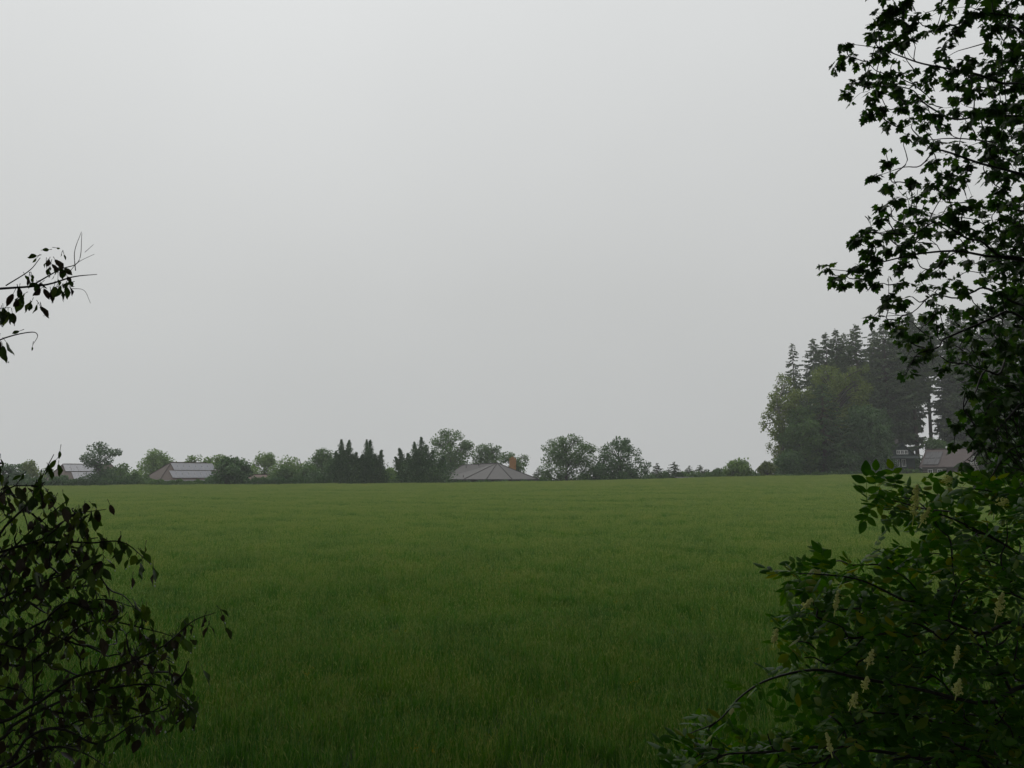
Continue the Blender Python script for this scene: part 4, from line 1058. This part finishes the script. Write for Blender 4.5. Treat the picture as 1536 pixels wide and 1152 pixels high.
lp, ld, ln, ls = [], [], [], []
def leaf_cluster(c, rng, k, spread, size):
    for _ in range(k):
        u = rng.normal(size=3); u /= np.linalg.norm(u)
        u[2] = u[2] * .6 - .25
        lp.append(c + u * spread * rng.uniform(.15, 1.0)); ld.append(u * .8 + np.array([0, 0, -.35]) + rng.normal(0, .25, 3))
        ln.append(np.array([0, 0, 1]) + rng.normal(0, .55, 3)); ls.append(size * rng.uniform(.5, 1.25))
for x, y, d, kind in cl_:
    p = W3(x, y, d); sk1.reach(p, rng, .009, .0035)
    leaf_cluster(p, rng, int(rng.integers(10, 16)) if kind == 'edge' else int(rng.integers(10, 20)), .095 if kind == 'edge' else .125, .108)
    if rng.uniform() < .5:
        q_ = p + rng.normal(0, .16, 3); sk1.reach(q_, rng, .005, .002); leaf_cluster(q_, rng, 2, .05, .11)
# bare twig tips and the fan of thin shoots low in the shade
for a, b in (((1345, 8), (1312, 20)), ((1340, 15), (1298, 38)), ((1330, -20), (1316, 32)), ((1460, 520), (1438, 545)), ((1395, 505), (1398, 545)), ((1410, 470), (1424, 548))):
    bm_.tube(curve([W3(a[0], a[1], 9.9), W3((a[0] + b[0]) / 2 + 3, (a[1] + b[1]) / 2 + 4, 9.9), W3(b[0], b[1], 9.9)], 8), np.linspace(.006, .0025, 8), 4)
for k in range(26):
    x0, y0 = rng.uniform(1500, 1580), rng.uniform(640, 720)
    sk1.limb([W3(x0, y0, 10.2), W3(x0 - rng.uniform(10, 40), y0 - rng.uniform(20, 60), 10.1), W3(x0 - rng.uniform(30, 90), y0 - rng.uniform(30, 120), 10)], .010, .003, 10, 4)
# the rest of the crown, outside the frame and overhead
sk1b = Skeleton(bm_); sk1b.keep(tc_[8:])
for k in range(420):
    a = rng.uniform(0, 2 * math.pi); r = rng.uniform(.5, 5.2)
    p = np.array([math.cos(a) * r, math.sin(a) * r, rng.uniform(4.5, 13.5)])
    q = p + O; px = 768 + q[0] / max(q[1], .1) * FPX
    if px < 1640 and q[1] > .5 and (q[2] - EYE) / max(q[1], .1) < .66: continue
    sk1b.reach(p, rng, .012, .004); leaf_cluster(p, rng, 16, .42, .22)
bm_.build('branches', M['wet_bark'], maple)
lm = MB(); lp = np.array(lp)
scatter(lm, MAPLE[0], MAPLE[1], lp, frames(np.array(ld), np.array(ln)), np.array(ls)); lm.build('leaves', M['maple'], maple, True)

# ---- the elder shrub at the lower right
rng = np.random.default_rng(11)
EX, EY = 3.7, 5.6; eg = gz(EX, EY); O2 = np.array([EX, EY, eg])
elder = thing('elder_shrub', 'flowering elder shrub with cream flower heads filling the lower right corner', 'shrub', (EX, EY, eg))
W2 = lambda px, py, d: np.array(P(px, py, d)) - O2
bm_ = MB(); sk2 = Skeleton(bm_)
base = np.array([0, 0, -.1])
el = [
 ([(1600, 960, 5.6), (1540, 850, 5.6), (1450, 790, 5.6), (1370, 760, 5.5), (1300, 752, 5.5)], 0),
 ([(1560, 1000, 5.2), (1460, 950, 5.1), (1370, 905, 5), (1290, 872, 5), (1230, 858, 5), (1175, 868, 5)], 1),
 ([(1600, 1080, 5.0), (1480, 1060, 4.8), (1380, 1040, 4.7), (1290, 1016, 4.6), (1220, 1006, 4.6), (1160, 1016, 4.6), (1110, 1045, 4.6), (1075, 1076, 4.6), (1036, 1104, 4.6)], 2),
 ([(1500, 1180, 4.6), (1380, 1145, 4.5), (1250, 1125, 4.5), (1150, 1128, 4.4), (1085, 1136, 4.4), (1035, 1152, 4.4)], 3),
 ([(1600, 900, 6.2), (1560, 800, 6.2), (1500, 740, 6.2), (1440, 728, 6.1)], 4),
 ([(1520, 1040, 5.6), (1420, 960, 5.5), (1330, 920, 5.5), (1260, 915, 5.4), (1195, 925, 5.4)], 5),
 ([(1500, 1150, 5.0), (1400, 1080, 5.0), (1300, 1060, 5.0), (1230, 1065, 5)], 6),
 ([(1600, 960, 6.6), (1520, 850, 6.6), (1430, 830, 6.5), (1340, 835, 6.5)], 7),
]
for pts, _ in el: sk2.limb([base + np.array([0.25, 0, .3])] + [W2(q[0] + rng.normal(0, 4), q[1] + rng.normal(0, 5), q[2]) for q in pts], .014, .0025, 40)
lp, ld, ln, ls = [], [], [], []
def elder_pair(p, t, rng, s):
    t = t / (np.linalg.norm(t) + 1e-9)
    a = np.cross(t, [0, 0, 1.0]); a /= np.linalg.norm(a) + 1e-9
    ph = rng.uniform(0, math.pi)
    b = np.cross(a, t)
    for sgn in (1, -1):
        o_ = (a * math.cos(ph) + b * math.sin(ph)) * sgn
        d = o_ * .9 + t * .45 + np.array([0, 0, -.18]) + rng.normal(0, .15, 3)
        lp.append(p); ld.append(d); ln.append(np.array([0, 0, 1]) + rng.normal(0, .4, 3)); ls.append(s * rng.uniform(.75, 1.15))
for pts, k in el:
    c = curve([W2(*q) for q in pts], 40)
    tt = np.gradient(c, axis=0)
    lo = 8 if k not in (2, 3) else 12
    for i in range(lo, 40, 2):
        if k == 2 and i > 30 and rng.uniform() < .25: continue
        elder_pair(c[i], tt[i], rng, .165 if k != 2 else .14)
    elder_pair(c[-1], tt[-1], rng, .2)
ereg = [(1290, 745), (1350, 715), (1420, 722), (1500, 722), (1600, 700), (1640, 1200), (1010, 1200), (1025, 1125), (1090, 1100), (1160, 1092), (1235, 1075), (1250, 1040), (1195, 985), (1180, 935), (1205, 900), (1205, 868), (1250, 838), (1310, 850), (1400, 838), (1430, 800), (1360, 790)]
seen = []
for _ in range(9000):
    x, y = rng.uniform(1020, 1640), rng.uniform(700, 1200)
    if not inside(ereg, x, y): continue
    thin = y < 830
    if thin and rng.uniform() < .5: continue
    if all((x - a) ** 2 + (y - b) ** 2 > (21 if not thin else 24) ** 2 for a, b in seen): seen.append((x, y))
seen.sort(key=lambda q: (q[0] - 1600) ** 2 + (q[1] - 1150) ** 2)
for x, y in seen:
    f = (y - 700) / 450
    p = W2(x, y, rng.uniform(5.4 - 1.2 * f, 6.9 - 1.0 * f)); 
    N_ = np.array(sk2.nodes); a_ = N_[int(np.argmin(np.linalg.norm(N_ - p, axis=1)))]
    sk2.reach(p, rng, .007, .003)
    for _ in range(3): elder_pair(p + rng.normal(0, .05, 3), p - a_ + rng.normal(0, .03, 3), rng, .16)
for k in range(260):                                     # body of the shrub behind and beside, down to the ground
    p = np.array([rng.uniform(-.6, 2.6), rng.uniform(-.2, 2.6), rng.uniform(.15, 2.6)])
    q = p + O2; sx = 768 + q[0] / q[1] * FPX; sy = HOR - (q[2] - EYE) / q[1] * FPX
    if sy < 760 or not (inside(ereg, sx, sy) or sx > 1500): continue
    sk2.reach(p, rng, .01, .004)
    for _ in range(2): elder_pair(p + rng.normal(0, .08, 3), rng.normal(0, 1, 3), rng, .22)
bm_.build('branches', M['wet_bark'], elder)
lm = MB(); scatter(lm, ELDER[0], ELDER[1], np.array(lp), frames(np.array(ld), np.array(ln)), np.array(ls)); lm.build('leaves', M['elder'], elder, True)
TETRA = (np.array([(1, 1, 1), (-1, -1, 1), (-1, 1, -1), (1, -1, -1)]) * .6, np.array([(0, 1, 2), (0, 3, 1), (0, 2, 3), (1, 3, 2)]))
OCT = (np.array([(1, 0, 0), (-1, 0, 0), (0, 1, 0), (0, -1, 0), (0, 0, 1), (0, 0, -1.0)]), np.array([(0, 2, 4), (2, 1, 4), (1, 3, 4), (3, 0, 4), (2, 0, 5), (1, 2, 5), (3, 1, 5), (0, 3, 5)]))
def flower(px, py, d, h, w, tilt):
    c = W2(px, py, d - .25); w *= 1.15; n = int(170 * max(.5, h / .16))
    fm = MB(); t = rng.uniform(0, 1, n) ** .9
    ax = np.array([math.sin(tilt), -.15, math.cos(tilt)]); ax /= np.linalg.norm(ax)
    u = unit(rng, n); u -= (u @ ax)[:, None] * ax
    lobes = .75 + .25 * np.sin(t * 21 + px)
    pos = c + ax * ((t - .5) * h)[:, None] + u * (w / 2 * np.sin(np.clip(1 - t * .86, 0, 1) * math.pi * .5)[:, ] * lobes * rng.uniform(.5, 1, n))[:, None]
    scatter(fm, OCT[0], OCT[1], pos, frames(unit(rng, n), unit(rng, n)), rng.uniform(.004, .008, n))
    fm.tube([c - ax * h * .9, c - ax * h * .3, c + ax * h * .45], [.003, .0025, .0015], 4)
    fm.build('flower_head', M['elder_flower'], elder)
for fx in ((1373, 750, 5.1, .18, .08, .1), (1389, 772, 5.1, .10, .06, .5), (1255, 900, 4.7, .10, .035, .15), (1163, 954, 4.6, .07, .045, .2), (1212, 905, 4.6, .06, .05, .8), (1500, 906, 4.7, .12, .06, .25),
           (1435, 981, 4.5, .085, .035, .2), (1306, 985, 4.5, .08, .045, .3), (1299, 1024, 4.5, .06, .045, .3), (1281, 1049, 4.5, .075, .055, .4), (1243, 1113, 4.3, .09, .03, -.25),
           (1437, 1030, 4.5, .08, .06, .2), (1422, 719, 5.6, .05, .10, 1.3), (1505, 752, 5.6, .06, .10, 1.2)):
    flower(*fx)

# ---- the shrub with drooping leaves on the left
rng = np.random.default_rng(23)
CX, CY = -3.0, 2.9; cg = gz(CX, CY); O3 = np.array([CX, CY, cg])
cherry = thing('cherry_shrub', 'dark wet shrub with drooping brown green leaves at the left frame edge', 'shrub', (CX, CY, cg))
W1 = lambda px, py, d: np.array(P(px, py, d)) - O3
bm_ = MB(); sk3 = Skeleton(bm_)
tm = MB(); st = curve([(0, 0, -.3), (.05, .05, 1.2), (-.08, .1, 2.6), (.05, .05, 4.0)], 24); tm.tube(st, np.linspace(.06, .015, 24), 8); tm.build('trunk', M['wet_bark'], cherry)
def stem_at(z): return st[int(np.argmin(np.abs(st[:, 2] - z)))]
lp, ld, ln, ls, dp = [], [], [], [], []
def hang(p, rng, s, down=1.0, face=.9):
    d = np.array([rng.normal(0, .45), rng.normal(0, .45), -down]) ; d /= np.linalg.norm(d)
    pet = rng.uniform(.01, .025)
    bm_.tube([p, p + d * pet], [.0014, .001], 3)
    lp.append(p + d * pet); ld.append(d); n = rng.normal(0, 1, 3); n[1] -= face; ln.append(n); ls.append((s * .82 * rng.uniform(.65, 1.1), s * .82, s * rng.uniform(.5, 1.8)))
    if rng.uniform() < .3: dp.append(p + d * (pet + s * .86))
def spray(pts, d, r0, r1, leaves, s, root=True, dn=1.0, lo=.1, jit=.02):
    w = [W1(x + rng.normal(0, 5), y + rng.normal(0, 5), d + rng.uniform(-.06, .06)) for x, y in pts]
    if root: w = [stem_at(w[0][2] - .25)] + w
    c = sk3.limb(w, r0, r1, 30, 5)
    for _ in range(leaves):
        i = int(rng.uniform(lo if not root else max(lo, .35), 1) * 29.99)
        hang(c[i] + rng.normal(0, jit, 3), rng, s * rng.uniform(.7, 1.25), dn)
# upper twigs against the sky
spray([(-60, 440), (0, 432), (60, 425), (105, 414), (147, 404)], 3.0, .008, .0012, 0, .08)
spray([(10, 432), (45, 405), (62, 390)], 3.0, .0025, .0012, 0, .07, False)
spray([(58, 426), (90, 398), (118, 378), (131, 352)], 3.0, .003, .0008, 0, .07, False)
spray([(103, 412), (112, 380), (117, 352)], 3.0, .0018, .0008, 0, .07, False)
spray([(127, 369), (146, 368)], 3.0, .001, .0007, 0, .07, False)
spray([(108, 414), (125, 400), (140, 384)], 3.0, .0012, .0007, 0, .07, False)
spray([(105, 430), (122, 436), (130, 450)], 3.0, .0012, .0007, 0, .07, False)
for x, y, s, dn in ((62, 382, .05, 1), (78, 374, .035, .1), (72, 388, .05, 1.2), (80, 385, .07, 1), (84, 392, .05, 1), (92, 398, .055, .4), (93, 398, .06, 1), (87, 410, .05, 1), (97, 408, .05, .8), (100, 415, .05, .6),
                    (35, 408, .04, 1), (45, 408, .045, 2), (30, 425, .075, .9), (24, 432, .075, 2), (28, 434, .07, 2), (45, 425, .06, .15), (55, 420, .07, 1), (62, 424, .06, 1), (68, 428, .055, .7), (75, 430, .07, 2), (90, 425, .10, 2), (95, 425, .09, 1.4), (99, 424, .085, 2),
                    (87, 425, .09, 1.6), (112, 422, .04, .15), (50, 446, .08, 1.5), (55, 450, .09, 1.3), (60, 455, .06, 1.4), (70, 395, .04, 2), (75, 400, .04, 2), (94, 375, .03, 2), (36, 440, .1, .6)):
    hang(W1(x, y, 3.0 + rng.normal(0, .03)), rng, s * rng.uniform(.65, .95), dn, 2.0)
    hang(W1(x + rng.normal(0, 4), y + rng.normal(0, 4), 3.0 + rng.normal(0, .03)), rng, s * .55, dn, 1.0)
spray([(-60, 470), (0, 457), (18, 460)], 3.0, .003, .001, 0, .07)
for x, y, s in ((2, 458, .07), (8, 460, .075), (12, 461, .06), (17, 462, .055), (4, 455, .06)): hang(W1(x, y, 3.0), rng, s, 2)
spray([(-60, 540), (0, 513), (34, 499), (52, 508), (50, 522)], 3.0, .004, .0008, 0, .07)
for x, y, s, dn in ((0, 500, .06, 1), (4, 506, .07, .6), (2, 512, .08, .8), (6, 520, .07, .5), (36, 494, .03, .5), (2, 518, .07, 1.5), (50, 512, .02, 2)): hang(W1(x, y, 3.0), rng, s, dn)
# the mass below
low = [
 ([(-60, 880), (10, 800), (45, 745), (68, 712), (76, 690)], 3.0, 16, .07),
 ([(-60, 860), (0, 825), (60, 803), (110, 775), (150, 762)], 2.9, 24, .085),
 ([(-60, 850), (20, 822), (90, 806), (140, 806), (185, 818), (222, 838)], 2.9, 26, .085),
 ([(-60, 900), (0, 840), (60, 790), (105, 752)], 3.1, 22, .085),
 ([(-60, 960), (0, 905), (60, 868), (130, 850), (160, 850)], 2.8, 32, .09),
 ([(-60, 1020), (20, 960), (90, 915), (150, 898), (200, 905)], 2.8, 42, .09),
 ([(-60, 1090), (40, 1055), (110, 1018), (180, 1000), (240, 970), (290, 932), (327, 912)], 2.7, 34, .075),
 ([(-60, 1130), (30, 1085), (110, 1045), (180, 1030), (240, 1040), (285, 1068)], 2.7, 34, .08),
 ([(-60, 1170), (40, 1100), (100, 1095), (150, 1115), (200, 1090), (225, 1070)], 2.6, 22, .07),
 ([(-60, 1010), (30, 1000), (80, 960), (150, 935), (230, 945), (265, 955)], 3.0, 40, .085),
 ([(-60, 760), (0, 742), (30, 738)], 3.0, 8, .075),
 ([(-60, 700), (0, 690), (10, 700)], 3.0, 6, .075),
 ([(-60, 1180), (60, 1120), (120, 1130), (160, 1150)], 2.6, 10, .06),
 ([(40, 1152), (45, 1100), (60, 1040), (50, 985)], 2.7, 10, .07),
]
for pts, d, n, s in low: spray(pts, d, .007, .0013, int(n * 1.5), s * .68, True, .9, .3, .02)
creg = [(-40, 740), (60, 700), (80, 745), (140, 770), (160, 850), (140, 885), (205, 915), (235, 960), (290, 980), (280, 1060), (240, 1090), (150, 1080), (110, 1130), (-40, 1120)]
got = []
for _ in range(3000):
    x, y = rng.uniform(-40, 300), rng.uniform(700, 1130)
    if inside(creg, x, y) and all((x - a) ** 2 + (y - b) ** 2 > 20 ** 2 for a, b in got): got.append((x, y))
got.sort(key=lambda q: q[0])
for x, y in got:
    p = W1(x, y, rng.uniform(2.6, 3.4)); sk3.reach(p, rng, .004, .0015)
    for _ in range(int(rng.integers(2, 8))): hang(p + rng.normal(0, .022, 3), rng, rng.uniform(.035, .078), .7)
sk3b = Skeleton(bm_); sk3b.keep(st[6:])
for k in range(160):                                     # the shrub's other side, outside the frame
    p = np.array([rng.uniform(-1.6, .3), rng.uniform(-1.6, 1.8), rng.uniform(.6, 4.2)]); q = p + O3
    if q[1] > .2 and q[0] / q[1] * FPX + 768 > -140: continue
    sk3b.reach(p, rng, .008, .002)
    for _ in range(7): hang(p + rng.normal(0, .09, 3), rng, rng.uniform(.08, .12), .8)
bm_.build('branches', M['wet_bark'], cherry)
lm = MB(); scatter(lm, OVAL[0] * [.98, 1, 1], OVAL[1], np.array(lp), frames(np.array(ld), np.array(ln)), np.array(ls)); lm.build('leaves', M['cherry'], cherry, True)
lm = MB(); scatter(lm, OCT[0] * [1, 1, 1.25], OCT[1], np.array(dp), frames(np.tile([0, 1.0, 0], (len(dp), 1)), np.tile([0, 0, 1.0], (len(dp), 1))), rng.uniform(.002, .0036, len(dp)))
wd = lm.build('water_drops', M['drop'], cherry, True); wd['kind'] = 'stuff'

# ---- unseen wood behind the camera, crowns pushed forward to shade the near field
rng = np.random.default_rng(77)
lm = MB(); n = 0
trees_ = [(-9, -2, 21, 7), (-3, -3, 24, 7.5), (4, -3, 23, 7.5), (11, -1, 21, 7), (-15, 2, 20, 6.5), (17, 4, 19, 6), (0, -13, 25, 8), (-12, -13, 23, 8), (12, -12, 23, 8), (-22, -3, 21, 7.5), (24, -3, 21, 7.5), (-1, -1.4, 25, 9), (-24, 8, 18, 6), (7, 2, 24, 7), (-5, -1.2, 31, 10), (6, -1, 31, 10)]  # last two, tall and leaning, added to darken the near crop
for x, y, h, r in trees_:
    g = gz(x, y); lm.tube(curve([(x, y, g - .4), (x + .2, y, g + h * .5), (x, y + .2, g + h * .9)], 8), np.linspace(.3, .06, 8), 8, 1)
    m = 9000 if h > 30 else 3600; u = unit(rng, m); q = rng.uniform(.5, 1.05, m)
    pos = np.array([x, y + (8.5 if h > 30 else 4.5 if y > -4 else 0), g + h * (.7 if h > 30 else .6)]) + u * q[:, None] * [r, r, h * (.3 if h > 30 else .46)] + rng.normal(0, .3, (m, 3))
    pos[:, 2] = np.maximum(pos[:, 2], g + .3)
    vis = (pos[:, 1] > -1.2) & (pos[:, 2] - EYE < .74 * pos[:, 1] + 3.0) & (np.abs(pos[:, 0]) < .76 * pos[:, 1] + 2.8)
    pos, uu = pos[~vis], u[~vis]
    scatter(lm, MAPLE[0], MAPLE[1], pos, frames(uu + rng.normal(0, .5, uu.shape), uu + [0, 0, .6]), rng.uniform(.5, .9, len(pos)))
w_ = lm.build('woodland', [M['dark'], M['bark']]); setting(w_, 'stuff')
w_['label'] = 'unseen wood behind the viewpoint, crowns set forward to shade the near field'; w_['category'] = 'woodland'

# ------------------------------------------------------------------ the misty air
hz_ = MB().box((-375, -375, -2.0), (375, 375, 48)).build('haze', None)
hm, nt, out = new_mat('mist')
pv = nt.nodes.new('ShaderNodeVolumePrincipled')
pv.inputs['Color'].default_value = (0.93, 0.96, 0.97, 1); pv.inputs['Density'].default_value = HAZE_DENSITY
pv.inputs['Anisotropy'].default_value = 0.2
pv.inputs['Density Attribute'].default_value = ''
nt.links.new(pv.outputs[0], out.inputs['Volume'])
hz_.data.materials.clear(); hz_.data.materials.append(hm)
setting(hz_, 'stuff')
hz_['label'] = 'thin rain mist filling the air over the field'; hz_['category'] = 'haze'
